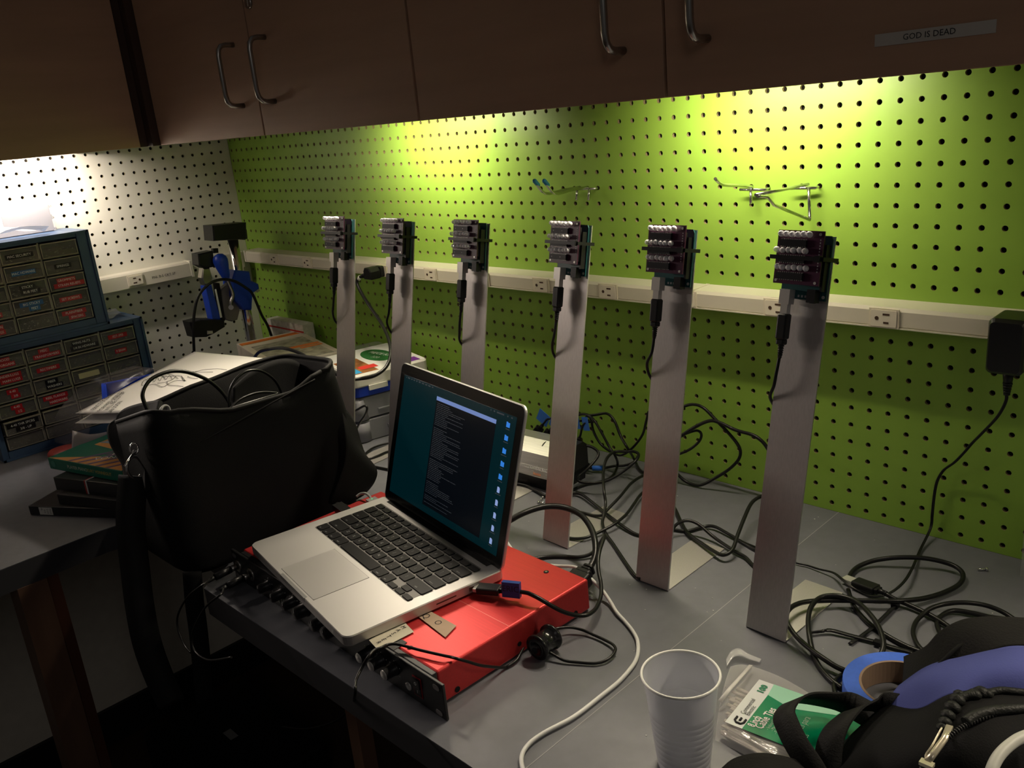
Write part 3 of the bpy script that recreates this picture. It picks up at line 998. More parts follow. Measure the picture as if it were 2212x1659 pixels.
# panel coordinates: x across, y up, z towards the viewer
LH = 0.212
lid.prism(rrect(0, -0.004, W_, LH - 0.004, 0.010, 6), -0.0048, 0.0, ML, 0.001)
lid.m(mat('bezel_black', (0.008, 0.008, 0.008), 0.18)).prism(rrect(0.0012, -0.0028, W_ - 0.0012, LH - 0.0052, 0.009, 6), 0.0, 0.0004, ML, 0)
lid = lid.build('lid', None, t)
sx0, sx1, sy0, sy1 = 0.0138, W_ - 0.0138, 0.012, 0.012 + 0.179
SW, SH = sx1 - sx0, sy1 - sy0
MB().m(mat('screen_teal', (0.0, 0.012, 0.016), 0.2, emit=(0.0, 0.095, 0.125), es=0.09)).box((sx0, sy0, 0.0004), (sx1, sy1, 0.0006), ML).build('screen', None, lid)
scr = MB()
dark_e = mat('screen_terminal', (0.001, 0.002, 0.004), 0.22, emit=(0.01, 0.02, 0.035), es=0.08)
bar_e = mat('screen_title_bar', (0.05, 0.06, 0.1), 0.3, emit=(0.16, 0.25, 0.55), es=0.75)
txt_e = mat('screen_text', (0.05, 0.05, 0.05), 0.3, emit=(0.25, 0.32, 0.42), es=0.06)
blu_e = mat('screen_folder', (0.0, 0.03, 0.1), 0.3, emit=(0.03, 0.22, 0.75), es=0.8)
whi_e = mat('screen_page', (0.1, 0.1, 0.1), 0.3, emit=(0.3, 0.42, 0.8), es=0.7)
wx0, wx1, wy0, wy1 = sx0 + 0.34 * SW, sx0 + 0.855 * SW, sy0 + 0.055 * SH, sy0 + 0.90 * SH
scr.m(dark_e).box((wx0, wy0, 0.0006), (wx1, wy1, 0.0007), ML).m(bar_e).box((wx0, wy1, 0.0006), (wx1, wy1 + 0.0055, 0.00075), ML)
rr = random.Random(3)
scr.m(txt_e)
yy = wy1 - 0.004
while yy > wy0 + 0.004:
    if rr.random() < 0.88:
        L = rr.choice([0.2, 0.26, 0.45, 0.5, 0.24, 0.3, 0.52])
        xx = wx0 + 0.003
        e = wx0 + L * (wx1 - wx0)
        while xx < e:
            ww = rr.uniform(0.001, 0.006)
            scr.box((xx, yy, 0.0007), (min(xx + ww, e), yy + 0.0009, 0.00074), ML)
            xx += ww + 0.0009
    yy -= 0.0025
xx = sx0 + 0.006
for ww in (0.001, 0.006, 0.003, 0.004, 0.0035, 0.0055, 0.006, 0.005, 0.006, 0.004):
    scr.box((xx, sy1 - 0.0038, 0.0006), (xx + ww, sy1 - 0.0020, 0.00065), ML)
    xx += ww + 0.0038
for xx, ww in ((0.80, 0.002), (0.825, 0.003), (0.85, 0.016), (0.93, 0.002), (0.96, 0.003)):
    scr.box((sx0 + xx * SW, sy1 - 0.0038, 0.0006), (sx0 + xx * SW + ww, sy1 - 0.0020, 0.00065), ML)
for k in range(10):
    cxx = sx0 + 0.945 * SW
    cyy = sy1 - 0.013 - k * 0.0168
    scr.m(blu_e if k < 5 else whi_e)
    if k < 5:
        scr.box((cxx - 0.0038, cyy - 0.0032, 0.0006), (cxx + 0.0038, cyy + 0.0028, 0.00066), ML).box((cxx - 0.0038, cyy + 0.0028, 0.0006), (cxx - 0.0005, cyy + 0.0036, 0.00066), ML)
    else:
        scr.prism([(cxx - 0.0028, cyy - 0.0036), (cxx + 0.0028, cyy - 0.0036), (cxx + 0.0028, cyy + 0.002), (cxx + 0.0010, cyy + 0.0038), (cxx - 0.0028, cyy + 0.0038)], 0.0006, 0.00066, ML)
    scr.m(txt_e).box((cxx - 0.004 - (k % 3) * 0.001, cyy - 0.0062, 0.0006), (cxx + 0.004 + (k % 3) * 0.001, cyy - 0.0052, 0.00064), ML)
o = scr.build('screen_contents', None, lid)

# ================================================================ drawer cabinets
blue_m = mat('blue_steel', (0.045, 0.085, 0.16), 0.42, 0.1, var=0.06, vscale=20)
smoke = mat('smoky_clear_plastic', (0.22, 0.21, 0.18), 0.25, alpha=0.42)
smokee = mat('smoky_plastic_rim', (0.30, 0.28, 0.22), 0.35, alpha=0.85)
redt = mat('embossed_red_tape', (0.42, 0.008, 0.015), 0.35)
blkt = mat('embossed_black_tape', (0.008, 0.008, 0.008), 0.3)
blut = mat('embossed_blue_tape', (0.01, 0.10, 0.28), 0.35)
beig = mat('blank_beige_label', (0.52, 0.46, 0.28), 0.5)
bits = mat('metal_bits', (0.5, 0.48, 0.42), 0.3, 0.9)
darkbits = mat('dark_bits', (0.05, 0.045, 0.035), 0.6)
FX = 0.155


def drawer_cabinet(label, y0, y1, z0, z1, cols, rowsn, ytop, tags, pull={}):
    t = thing('drawer_cabinet', label, 'drawer cabinet', (0, (y0 + y1) / 2, z0))
    o = Vector((0, (y0 + y1) / 2, z0))

    def B(a, b):
        return [a[i] - o[i] for i in range(3)], [b[i] - o[i] for i in range(3)]
    iy0, iy1 = ytop - cols * 0.0776, ytop
    izt = z1 - 0.012
    izb = z0 + 0.020
    f = MB().m(blue_m)
    for a, b in (((0.012, y0, z0), (FX, iy0 - 0.001, z1)), ((0.012, iy1 + 0.001, z0), (FX, y1, z1)), ((0.012, iy0, z0), (FX, iy1, izb - 0.001)), ((0.012, iy0, izt + 0.001), (FX, iy1, z1)), ((0.012, iy0, izb), (0.016, iy1, izt))):
        f.box(*B(a, b))
    # folded rim around the front
    for a, b in (((FX, y0, z0), (FX + 0.004, y0 + 0.005, z1)), ((FX, y1 - 0.005, z0), (FX + 0.004, y1, z1)), ((FX, y0, z0), (FX + 0.004, y1, z0 + 0.005)), ((FX, y0, z1 - 0.004), (FX + 0.004, y1, z1))):
        f.box(*B(a, b))
    fr = f.build('case', None, t)
    ph = (izt - izb) / rowsn
    dv = MB().m(smokee)
    for c in range(1, cols):
        yy = iy1 - c * 0.0776
        dv.box(*B((0.02, yy - 0.0015, izb), (FX - 0.002, yy + 0.0015, izt)))
    for r in range(1, rowsn):
        zz = izt - r * ph
        dv.box(*B((0.02, iy0, zz - 0.0008), (FX - 0.004, iy1, zz + 0.0008)))
    dv.build('divider_grid', None, t)
    for c in range(cols):
        for r in range(rowsn):
            key = (c, r)
            ya, yb = iy1 - (c + 1) * 0.0776 + 0.0025, iy1 - c * 0.0776 - 0.0025
            zb, zt_ = izt - (r + 1) * ph + 0.0015, izt - r * ph - 0.0015
            if tags.get(key) == 'gap':
                continue
            px = FX + pull.get(key, 0.0)
            d = MB().m(smoke)
            d.box(*B((px - 0.0025, ya, zb), (px, yb, zt_ - 0.003)))
            d.box(*B((px - 0.11, ya, zb), (px - 0.0025, ya + 0.0012, zt_ - 0.005)))
            d.box(*B((px - 0.11, yb - 0.0012, zb), (px - 0.0025, yb, zt_ - 0.005)))
            d.box(*B((px - 0.11, ya, zb), (px - 0.0025, yb, zb + 0.0012)))
            d.m(smokee).box(*B((px - 0.003, ya, zt_ - 0.0035), (px + 0.0045, yb, zt_ - 0.0015))).box(*B((px, ya, zb), (px + 0.001, ya + 0.002, zt_ - 0.004))).box(*B((px, yb - 0.002, zb), (px + 0.001, yb, zt_ - 0.004))).box(*B((px, ya, zb), (px + 0.001, yb, zb + 0.0015)))
            d = d.build('drawer', None, t)
            rn = random.Random(c * 31 + r * 7 + int(z0 * 100))
            b = MB().m(darkbits).box(*B((px - 0.10, ya + 0.002, zb + 0.0013), (px - 0.004, yb - 0.002, zb + ph * rn.uniform(0.25, 0.6))))
            b.m(bits)
            for k in range(16):
                yy, zz = rn.uniform(ya + 0.006, yb - 0.006), zb + rn.uniform(0.002, ph * 0.55)
                b.bx((px - 0.0035 - o.x, yy - o.y, zz - o.z), (0.0015, rn.uniform(0.001, 0.004), rn.uniform(0.0008, 0.0015)))
            cb_ = b.build('contents', None, d)
            cb_['kind'] = 'stuff'
            tg = tags.get(key)
            if tg and tg != 'gap':
                colr, lines = tg
                b = MB()
                n = len(lines)
                zc = (zb + zt_) / 2 - 0.0015
                for k, s_ in enumerate(lines):
                    z_ = zc + (n - 1) * 0.0052 - k * 0.0104 if n > 1 else zc
                    wd = max(0.012, len(s_) * 0.0040 + 0.006)
                    sc_ = min(1, 0.070 / wd)
                    wd = min(wd, 0.070)
                    yc = (ya + yb) / 2 + (0.003 if k else -0.001)
                    if colr is beig:
                        b.m(beig).prism(rrect(-0.022, -0.006, 0.022, 0.006, 0.002), 0, 0.0004, basis(Vector((px, yc, z_)) - o, (0, 1, 0), (0, 0, 1), (1, 0, 0)))
                        continue
                    b.m(colr).box(*B((px, yc - wd / 2, z_ - 0.0049), (px + 0.0005, yc + wd / 2, z_ + 0.0049)))
                    b.m(inkw).text(s_, 0.0072 * (0.95 if sc_ < 1 else 1), basis(Vector((px + 0.00065, yc, z_)) - o, (0, 1, 0), (0, 0, 1), (1, 0, 0)), sx=0.92 * sc_)
                b.build('label_tape', None, d)
    return t


drawer_cabinet('upper blue cabinet of clear labelled drawers, stacked on the other', -0.795, -0.441, 1.0965, 1.304, 4, 5, -0.4675,
               {(0, 1): (blkt, ['SPRINGS']), (0, 2): (redt, ['GROMMETS', 'STRAIN RELIEFS']), (0, 3): (redt, ['SET SCREWS']), (0, 4): (redt, ['PLAIN/FIBER', 'SPACERS']),
                (1, 0): (blkt, ['MAC SECURITY']), (1, 1): (blut, ['MAC HDWARE']), (1, 2): (blkt, ['STICKY', 'RUB FEET']), (1, 3): (blut, ['BIG STICKY', 'FEET']),
                (2, 3): (redt, ['WOOD', 'SCREWS']), (2, 4): (redt, ['BUTTON', 'PLUGS'])})
drawer_cabinet('lower blue cabinet of clear labelled drawers, standing on the worktop', -0.714, -0.370, 0.8605, 1.096, 4, 6, -0.3905,
               {(0, 0): (redt, ['.027-.093']), (0, 1): (redt, ['9 BNW']), (1, 0): (blkt, ['WING NUTS', '1/4 IN HDWARE']), (1, 2): (beig, ['x']),
                (2, 0): (redt, ['MISC', 'TRANSFORMERS']), (2, 1): (redt, ['RECTIFIERS']), (2, 2): (blkt, ['FIBER', 'WASHERS']), (2, 3): (redt, ['REEL FLANGE', 'HARDWARE']),
                (3, 0): (redt, ['HOOD', 'ORGANS']), (3, 1): (redt, ['BINDER/LUGS', 'MAIN LUGS']), (3, 2): (redt, ['4-40', '3/8']), (3, 3): (redt, ['4-40', '1/2']), (3, 4): (blkt, ['4-40 THR SPCRS', '3/8 - UP'])}, {(3, 4): 0.012, (2, 4): 0.008})

# things on the cabinets
clearp = mat('clear_plastic', (0.60, 0.60, 0.62), 0.12, alpha=0.2, spec=0.8)
clearb = mat('clear_bag', (0.22, 0.20, 0.20), 0.2, alpha=0.28, spec=1.0, bump=0.5, bscale=60)
t = thing('plastic_case', 'lilac-grey clear lidded case standing against the white pegboard', 'case', (0.06, -0.62, 1.305))
MB().m(mat('lilac_plastic', (0.11, 0.10, 0.12), 0.4)).rbox((-0.03, -0.12, 0), (0.0, 0.145, 0.062), 0.004).build('body', None, t)
MB().m(clearp).box((0.0005, -0.122, 0.001), (0.003, 0.147, 0.064)).box((0.0, 0.1455, 0.001), (-0.032, 0.1485, 0.064)).build('lid', None, t)
MB().m(mat('latch_brown', (0.05, 0.03, 0.015), 0.5)).box((-0.022, 0.1487, 0.026), (-0.012, 0.1500, 0.034)).build('latch', None, t)
MB().m(mat('sticker_pale', (0.75, 0.68, 0.62), 0.5)).box((0.0031, -0.03, 0.02), (0.0034, 0.045, 0.048)).build('sticker', None, t)
b = MB().m(mat('crinkled_clear_sheet', (0.9, 0.9, 0.9), 0.15, alpha=0.6, spec=1.0))
rn = random.Random(5)
b.patch([[Vector((0.10 + 0.02 * j + rn.uniform(-.004, .004), -0.72 + 0.042 * i, 1.3065 + rn.uniform(0, 0.022) + 0.006 * (j % 2))) for i in range(6)] for j in range(3)], 3, 3)
tag(b.build('bubble_packaging'), 'crumpled clear plastic packaging on top of the upper drawer cabinet', 'packaging')
b = MB().m(mat('antistatic_film', (0.25, 0.26, 0.25), 0.2, 0.3, alpha=0.7))
b.patch([[Vector((0.05 + 0.03 * j, -0.455 + 0.018 * i, 1.0975 + rn.uniform(0, 0.012))) for i in range(5)] for j in range(3)], 3, 3)
tag(b.build('film_bag'), 'small silvery plastic bags on the end of the lower drawer cabinet', 'bag')

# ================================================================ drill stand in the corner
XS = 0.17
navy = mat('royal_blue_plastic', (0.012, 0.05, 0.42), 0.35)
t = thing('drill_stand', 'blue and black drill stand with a chrome column in the corner', 'tool stand', (XS, -0.12, T))
o_ = Vector((XS, -0.12, T))


def yz(pts):
    r = []
    for u, v in pts:
        p = PX(u, v, XS)
        r.append((p.y - o_.y, p.z - o_.z))
    return r


YZ = basis((0, 0, 0), (0, 1, 0), (0, 0, 1), (1, 0, 0))


def slab(pts, x0, x1, material, name, ch=0.0015, parent=None):
    return MB().m(material).prism(yz(pts)[::-1], x0, x1, YZ, ch).build(name, None, parent or t)


pc = PX(504, 525, XS)
cy = pc.y - o_.y
MB().m(chrome).cyl((0, cy, 0.012), (0, cy, 0.405), 0.0125, n=20).build('column', None, t)
MB().m(blackp).prism(rrect(-0.06, cy - 0.06, 0.06, cy + 0.06, 0.012), 0, 0.014, None, 0.002).build('base', None, t)
slab([(450, 487), (523, 480), (524, 516), (453, 520)], -0.03, 0.022, blackp, 'top_clamp', 0.003)
slab([(520, 497), (527, 495), (529, 515), (523, 518)], -0.014, 0.014, blackm, 'clamp_jaw')
slab([(497, 582), (528, 585), (532, 605), (548, 612), (550, 622), (536, 632), (533, 668), (516, 668), (505, 655), (492, 640), (490, 606)], -0.024, 0.026, navy, 'carriage', 0.004)
MB().m(mat('grey_casting', (0.16, 0.15, 0.15), 0.5)).prism([(p[0], p[1]) for p in yz([(475, 625), (492, 610), (505, 615), (512, 640), (515, 670), (510, 690), (498, 694), (484, 690), (479, 668)])][::-1], -0.012, 0.008, YZ, 0.002).build('gear_housing', None, t)
slab([(437, 617), (450, 614), (455, 632), (470, 689), (453, 690), (447, 665)], -0.012, 0.016, navy, 'tool_bracket', 0.002)
slab([(456, 624), (459, 623), (472, 684), (468, 685)], 0.017, 0.019, whitep, 'scale')
slab([(464, 612), (470, 611), (482, 692), (474, 694)], -0.010, 0.010, blackm, 'guide_rail', 0.001)
slab([(420, 548), (452, 541), (457, 575), (436, 579), (422, 572)], -0.018, 0.020, blackp, 'collar', 0.003)
slab([(458, 537), (469, 536), (470, 546), (459, 547)], -0.006, 0.006, blackp, 'clamp_knob', 0.001)
slab([(434, 579), (448, 577), (455, 600), (452, 613), (437, 615), (431, 600)], -0.012, 0.012, steel, 'spindle', 0.003)
slab([(401, 694), (425, 688), (455, 688), (476, 690), (478, 704), (455, 718), (438, 726), (411, 727)], -0.020, 0.022, blackp, 'lower_ring', 0.003)
slab([(437, 712), (449, 712), (450, 718), (437, 720)], 0.0225, 0.026, tin, 'clip')
P = [PX(488, 600, XS + 0.03) - o_, PX(495, 615, XS + 0.03) - o_, PX(503, 637, XS + 0.03) - o_, PX(499, 652, XS + 0.03) - o_, PX(499, 665, XS + 0.03) - o_]
MB().m(steel).tube(spline(P, 4), 0.0045, 10).build('lever', None, t)
a, b_ = PX(471, 548, XS + 0.03) - o_, PX(489, 601, XS + 0.03) - o_
ax = (b_ - a)
L = ax.length
zz = ax.normalized()
xx = zz.orthogonal().normalized()
MB().m(navy).lathe([(0.0005, 0), (0.010, 0.003), (0.0155, 0.009), (0.0175, 0.017), (0.0165, 0.026), (0.013, L * 0.7), (0.010, L * 0.9), (0.008, L), (0.0005, L + 0.001)], basis(a, xx, zz.cross(xx), zz), 18).build('lever_grip', None, t)
MB().m(steel).cyl(PX(499, 664, XS + 0.026) - o_, PX(499, 664, XS + 0.038) - o_, 0.006, n=14).build('pivot_bolt', None, t)
slab([(552, 613), (560, 628), (554, 632), (546, 622)], -0.005, 0.005, tin, 'wing_nut')
P = tr((380, 440), 4.608, []) if False else [PX(380 + x / 4.608, 440 + y / 4.608, XS + 0.05) for x, y in ((185, 1560), (175, 1300), (182, 1100), (225, 920), (330, 800), (450, 755), (580, 770), (700, 840), (765, 905))]
cable('drill_cable', 'thick black cable arching over the blue drill stand', P + [PX(565, 680, XS + 0.05), PX(578, 703, XS + 0.05), PX(588, 730, XS + 0.03)], 0.0034)
MB

# ================================================================ corner box, organiser, grey case, hub
cardw = mat('cream_card', (0.62, 0.56, 0.44), 0.6, var=0.12, vscale=14)
photo = mat('mottled_print', (0.34, 0.32, 0.24), 0.6, var=0.55, vscale=45)
orange = mat('orange_print', (0.75, 0.20, 0.03), 0.6)
zc = 0.992
A, Bc, Cc, Dc = [PZ(*p, zc) for p in ((510, 742), (605, 702), (688, 734), (590, 792))]
ux = (Dc - A).normalized()
ux.z = 0
uy = Vector((-ux.y, ux.x, 0)).normalized()
cw, cd = (Dc - A).length, abs((Cc - Dc).dot(uy))
M = basis((A.x, A.y, T), ux, uy)
t = thing('printed_box', 'cream printed carton with an orange stripe in the corner', 'box', (A.x, A.y, T))
M.translation = Vector((0, 0, 0))
hz = zc - T
bev(MB().m(cardw).box((0, 0, 0.0005), (cw, cd, hz), M).build('carton', None, t), 0.002)
MB().m(photo).box((cw * 0.25, cd * 0.1, hz), (cw * 0.98, cd * 0.9, hz + 0.0005), M).build('print', None, t)
MB().m(photo).box((0.02, -0.0005, 0.02), (cw * 0.98, 0, hz * 0.62), M).build('print', None, t)
MB().m(orange).box((cw * 0.05, cd * 0.02, hz), (cw * 0.13, cd * 0.98, hz + 0.0006), M).build('stripe', None, t)
for q in ((0.62, 0.62, 0.66, 0.95), (0.54, 0.5, 0.60, 0.95), (0.82, 0.3, 0.95, 0.5)):
    MB().m(orange).box((cw * q[0], cd * q[1], hz + 0.0005), (cw * q[2], cd * q[3], hz + 0.0009), M).build('printed_mark', None, t)
MB().m(mat('orange_red_print', (0.6, 0.08, 0.02), 0.6)).text('Two', 0.026, M @ basis((cw + 0.0004, cd * 0.35, hz * 0.62), (0, 0, -1), (0, 1, 0), (1, 0, 0))).build('lettering', None, t)
tag(MB().m(mat('white_leaflet', (0.6, 0.58, 0.5), 0.6, var=0.2, vscale=80)).box((0.13, -0.050, T), (0.30, -0.02, T + 0.155)).m(mat('leaflet_red', (0.5, 0.03, 0.02), 0.6)).box((0.13, -0.0505, T + 0.135), (0.30, -0.050, T + 0.139)).build('leaflet_box'), 'white packet with a red line and grey print behind the cream carton', 'packet')

yo = math.radians(-13)
t = thing('grey_case', 'grey hard plastic case lying against the green pegboard under the organiser', 'case', (0.742, -0.232, T), yo)
gc = mat('grey_case_plastic', (0.24, 0.24, 0.27), 0.38)
b = MB().m(gc)
Mx = basis((0, 0, 0), (0, 1, 0), (0, 0, 1), (1, 0, 0))
b.prism(rrect(0.0, 0.0005, 0.155, 0.044, 0.016, 5), -0.20, 0.0, Mx, 0.004)
b.build('lower_shell', None, t)
MB().m(gc).prism(rrect(0.002, 0.0455, 0.153, 0.092, 0.020, 5), -0.198, -0.002, Mx, 0.006).build('lid', None, t)
MB().m(mat('grey_case_light', (0.42, 0.42, 0.45), 0.35)).box((-0.002, 0.055, 0.0605), (0.0012, 0.14, 0.0625)).m(gc).box((-0.002, 0.07, 0.018), (0.003, 0.13, 0.026)).build('rib', None, t)
MB().m(gc).cyl((-0.012, 0.018, 0.002), (-0.012, 0.018, 0.040), 0.019, n=20).cyl((-0.014, 0.020, 0.046), (-0.014, 0.020, 0.086), 0.019, 0.014, n=20).build('corner_boss', None, t)

t = thing('organiser_box', 'blue and white parts organiser with a clear lid and a green oval print', 'organiser', (0.745, -0.222, T + 0.0925), yo)
rblue = mat('organiser_blue', (0.012, 0.05, 0.48), 0.35)
ow, od = 0.245, 0.165
MB().m(rblue).prism(rrect(-ow, 0, 0, od, 0.014, 5), 0, 0.020, None, 0.002).build('tray', None, t)
MB().m(mat('organiser_white', (0.78, 0.76, 0.70), 0.35)).prism(rrect(-ow * 0.80, -0.002, 0.002, od + 0.001, 0.014, 5), 0.0203, 0.046, None, 0.003).box((-0.001, 0.03, 0.012), (0.005, 0.07, 0.022)).box((-0.001, 0.11, 0.012), (0.005, 0.15, 0.022)).build('lid_frame', None, t)
MB().m(clearp).prism(rrect(-ow, 0.002, -ow * 0.80 - 0.0005, od - 0.002, 0.008, 5), 0.0203, 0.042, None, 0.002).build('clear_lid', None, t)
pr = MB().m(whitep).box((-ow * 0.78, 0.004, 0.0462), (-0.004, od - 0.004, 0.0465))
el = [(-ow * 0.46 + 0.055 * math.cos(2 * PI * k / 24), od * 0.62 + 0.030 * math.sin(2 * PI * k / 24)) for k in range(24)]
pr.m(mat('print_dark_green', (0.02, 0.13, 0.03), 0.5)).prism(el, 0.0466, 0.0469)
pr.m(mat('print_brown', (0.25, 0.10, 0.03), 0.5, var=0.5, vscale=60)).box((-ow * 0.5, 0.008, 0.0466), (-0.006, od * 0.36, 0.0468))
pr.m(mat('print_red', (0.65, 0.04, 0.03), 0.5)).box((-ow * 0.22, od * 0.2, 0.0469), (-0.03, od * 0.42, 0.0471))
pr.m(mat('print_sky', (0.03, 0.30, 0.60), 0.5)).box((-ow * 0.30, 0.010, 0.0469), (-0.01, 0.026, 0.0471))
pr.m(mat('print_purple', (0.16, 0.03, 0.28), 0.5)).box((-0.035, od * 0.72, 0.0469), (-0.006, od * 0.92, 0.0471))
pr.m(whitep).text('PIECE KIT', 0.017, basis((-ow * 0.46, od * 0.68, 0.0471), (0.9, 0.3, 0), (-0.3, 0.9, 0))).text('320', 0.015, basis((-ow * 0.40, od * 0.56, 0.0471), (0.9, 0.3, 0), (-0.3, 0.9, 0)))
pr.build('printed_panel', None, t)
b = MB().m(mat('small_parts_pale', (0.55, 0.50, 0.42), 0.6))
for k in range(26):
    b.bx((-ow * 0.80 - rn.uniform(0.006, 0.046), rn.uniform(0.012, od - 0.012), 0.022 + rn.uniform(0, 0.012)), (rn.uniform(0.004, 0.012), rn.uniform(0.004, 0.014), 0.004))
k = b.build('small_parts', None, t)
k['kind'] = 'stuff'

t = thing('usb_hub', 'silver and black USB hub with a slanted face behind the fourth stand', 'usb hub', (1.238, -0.188, T), math.radians(3))
hubm = mat('hub_brushed_silver', (0.66, 0.64, 0.63), 0.36, 0.8, var=0.08, vscale=8, stretch=(2, 60, 60))
HPx = [(0.0, 0.020), (0.078, 0.058), (0.098, 0.060), (0.110, 0.050), (0.110, 0.020)]
YZh = basis((0, 0, 0), (0, 1, 0), (0, 0, 1), (1, 0, 0))
MB().m(blackp).prism([(0.006, 0.0), (0.080, 0.0), (0.084, 0.0225), (0.002, 0.0225)], -0.298, -0.004, YZh).build('base', None, t)
MB().m(hubm).prism([(0.0, 0.0235), (0.0, 0.0255), (0.018, 0.056), (0.050, 0.068), (0.076, 0.068), (0.086, 0.060), (0.086, 0.0235)], -0.30, -0.012, YZh).m(mat('hub_end_black', (0.015, 0.015, 0.015), 0.3)).prism([(0.0, 0.0235), (0.0, 0.0255), (0.018, 0.056), (0.050, 0.068), (0.076, 0.068), (0.086, 0.060), (0.086, 0.0235)], -0.0119, 0.0, YZh).build('cover', None, t)
sd = Vector((0, 0.018, 0.0305)).normalized()
MB().m(mat('hub_print', (0.7, 0.7, 0.7), 0.4)).text('amazonbasics', 0.0125, basis((-0.052, 0.0062, 0.0372), (1, 0, 0), sd)).m(orange).text('basics', 0.007, basis((-0.042, 0.0012, 0.0288), (1, 0, 0), sd)).build('lettering', None, t)
for k in range(5):
    MB().m(dslot).box((-0.27 + k * 0.028, 0.054, 0.0680), (-0.256 + k * 0.028, 0.070, 0.0684)).build('port', None, t)

btape = mat('blue_painters_tape', (0.03, 0.16, 0.62), 0.6)


def flag_plug(u, v, u2, v2, fu, fv, y, lab, fl, fw=0.013):
    """usb plug seated in the hub, leaning; with a folded flag of blue tape on its cord"""
    p0, p1 = PY(u, v, y), PY(u2, v2, y)
    f = PY(fu, fv, y)
    t = thing('usb_plug', lab, 'plug', p0, 0, 'flagged USB plugs in the hub')
    d = (p1 - p0)
    L = d.length
    z = d.normalized()
    x = Vector((0.9, 0.3, 0))
    x = (x - z * x.dot(z)).normalized()
    M = basis((0, 0, 0), x, z.cross(x), z)
    MB().m(blackp).prism(rrect(-0.008, -0.0045, 0.008, 0.0045, 0.002), 0, L * 0.75, M, 0.001).cyl(z * (L * 0.75), z * L, 0.0042, 0.003, n=10).build('grip', None, t)
    q = f - p0
    MB().m(cablem).tube(spline([z * L * 0.9, z * L * 1.2, q, q + Vector((0.02, 0.01, 0.004))], 5), 0.0019, 8).build('cord', None, t)
    MB().m(btape).box((-fw, -0.0004, -0.012), (fw, 0.0004, 0.012), Matrix.Translation(q + Vector((fl, 0, 0))) @ Matrix.Rotation(0.5 if fl < 0 else -0.15, 4, 'Y')).build('tape_flag', None, t)


flag_plug(1150, 945, 1172, 918, 1184, 905, -0.085, 'USB plug with a large blue tape flag at the left of the hub', -0.012)
flag_plug(1172, 953, 1192, 925, 1200, 912, -0.085, 'USB plug with a blue tape flag half hidden behind the fourth stand', -0.004, 0.008)
flag_plug(1228, 965, 1240, 938, 1246, 912, -0.080, 'USB plug with a slanted blue tape flag just right of the fourth stand', 0.0, 0.006)
flag_plug(1243, 968, 1252, 945, 1262, 915, -0.085, 'USB plug with a hanging blue tape flag at the right end of the hub', 0.003, 0.0065)

# ================================================================ paper, blue bin, film, books
t = thing('parts_bin', 'blue plastic bin under the sheet of paper beside the drawer cabinets', 'bin', (0.405, -0.43, T), math.radians(-20))
b = MB().m(rblue)
for a, c in (((-0.10, -0.13, 0), (0.10, 0.13, 0.003)), ((-0.10, -0.13, 0.003), (-0.097, 0.13, 0.135)), ((0.097, -0.13, 0.003), (0.10, 0.13, 0.135)), ((-0.097, -0.13, 0.003), (0.097, -0.127, 0.135)), ((-0.097, 0.127, 0.003), (0.097, 0.13, 0.135)),
             ((-0.106, -0.136, 0.128), (0.106, -0.13, 0.136)), ((-0.106, 0.13, 0.128), (0.106, 0.136, 0.136)), ((-0.106, -0.13, 0.128), (-0.10, 0.13, 0.136)), ((0.10, -0.13, 0.128), (0.106, 0.13, 0.136))):
    b.box(a, c)
b.build('bin_body', None, t)
A = PZ(163, 893, 1.022)
Bq = PZ(420, 760, 1.030)
Cq = PZ(580, 775, 1.045)
Dq = Vector((0.785, -0.585, 1.060))
paper = mat('white_paper', (0.90, 0.87, 0.87), 0.75)
g = []
for j in range(4):
    f = j / 3
    row = []
    for i in range(5):
        e = i / 4
        p = (A.lerp(Dq, f)).lerp(Bq.lerp(Cq, f), e)
        p.z += 0.010 * math.sin(PI * e) * math.sin(PI * f) - 0.006 * math.sin(PI * f) * (1 - e)
        row.append(p)
    g.append(row)
t = thing('paper_sheet', 'large white sheet with a pen drawing of an insect and handwriting, lying beside the bag', 'paper', A)
mo = Matrix.Translation(-A)


def shift(g, o, dz=0.0, s=1.0):
    return [[(p - o) + Vector((0, 0, dz)) for p in r] for r in g]


MB().m(paper).patch(shift(g, A), 4, 4, 0.0004).build('top_sheet', None, t)
g2 = [[p + Vector((0.012 * (1 - k / 3), -0.008, -0.012 * (1 - i / 4) - 0.002)) for i, p in enumerate(r)] for k, r in enumerate(g)]
MB().m(paper).patch(shift(g2, A), 4, 4, 0.0004).build('under_sheet', None, t)


def onpaper(u, v):
    """the point of the bulging sheet seen at a traced position, lifted by a hair"""
    n = (Bq - A).cross(Cq - A).normalized()
    d = ray(u, v)
    z = 1.04
    for _ in range(8):
        p = CO + d * ((z - CO.z) / d.z)
        f, e = 0.3, 0.5
        for _2 in range(6):
            q = (A.lerp(Dq, f)).lerp(Bq.lerp(Cq, f), e)
            df = (Dq - A).lerp(Cq - Bq, e)
            de = Bq.lerp(Cq, f) - A.lerp(Dq, f)
            r = p - q
            det = df.x * de.y - df.y * de.x
            f += (r.x * de.y - r.y * de.x) / det
            e += (df.x * r.y - df.y * r.x) / det
        q = (A.lerp(Dq, f)).lerp(Bq.lerp(Cq, f), e)
        z = q.z + 0.010 * math.sin(PI * e) * math.sin(PI * f) - 0.006 * math.sin(PI * f) * (1 - e) + 0.0012
    return p, (n if n.z > 0 else -n)


pen = MB().m(inkb)
n0 = onpaper(300, 850)[1]


def stroke(pts, r=0.0004):
    P = [onpaper(u, v)[0] - A + n0 * 0.0002 for u, v in pts]
    pen.tube(spline(P, 3), r, 4)


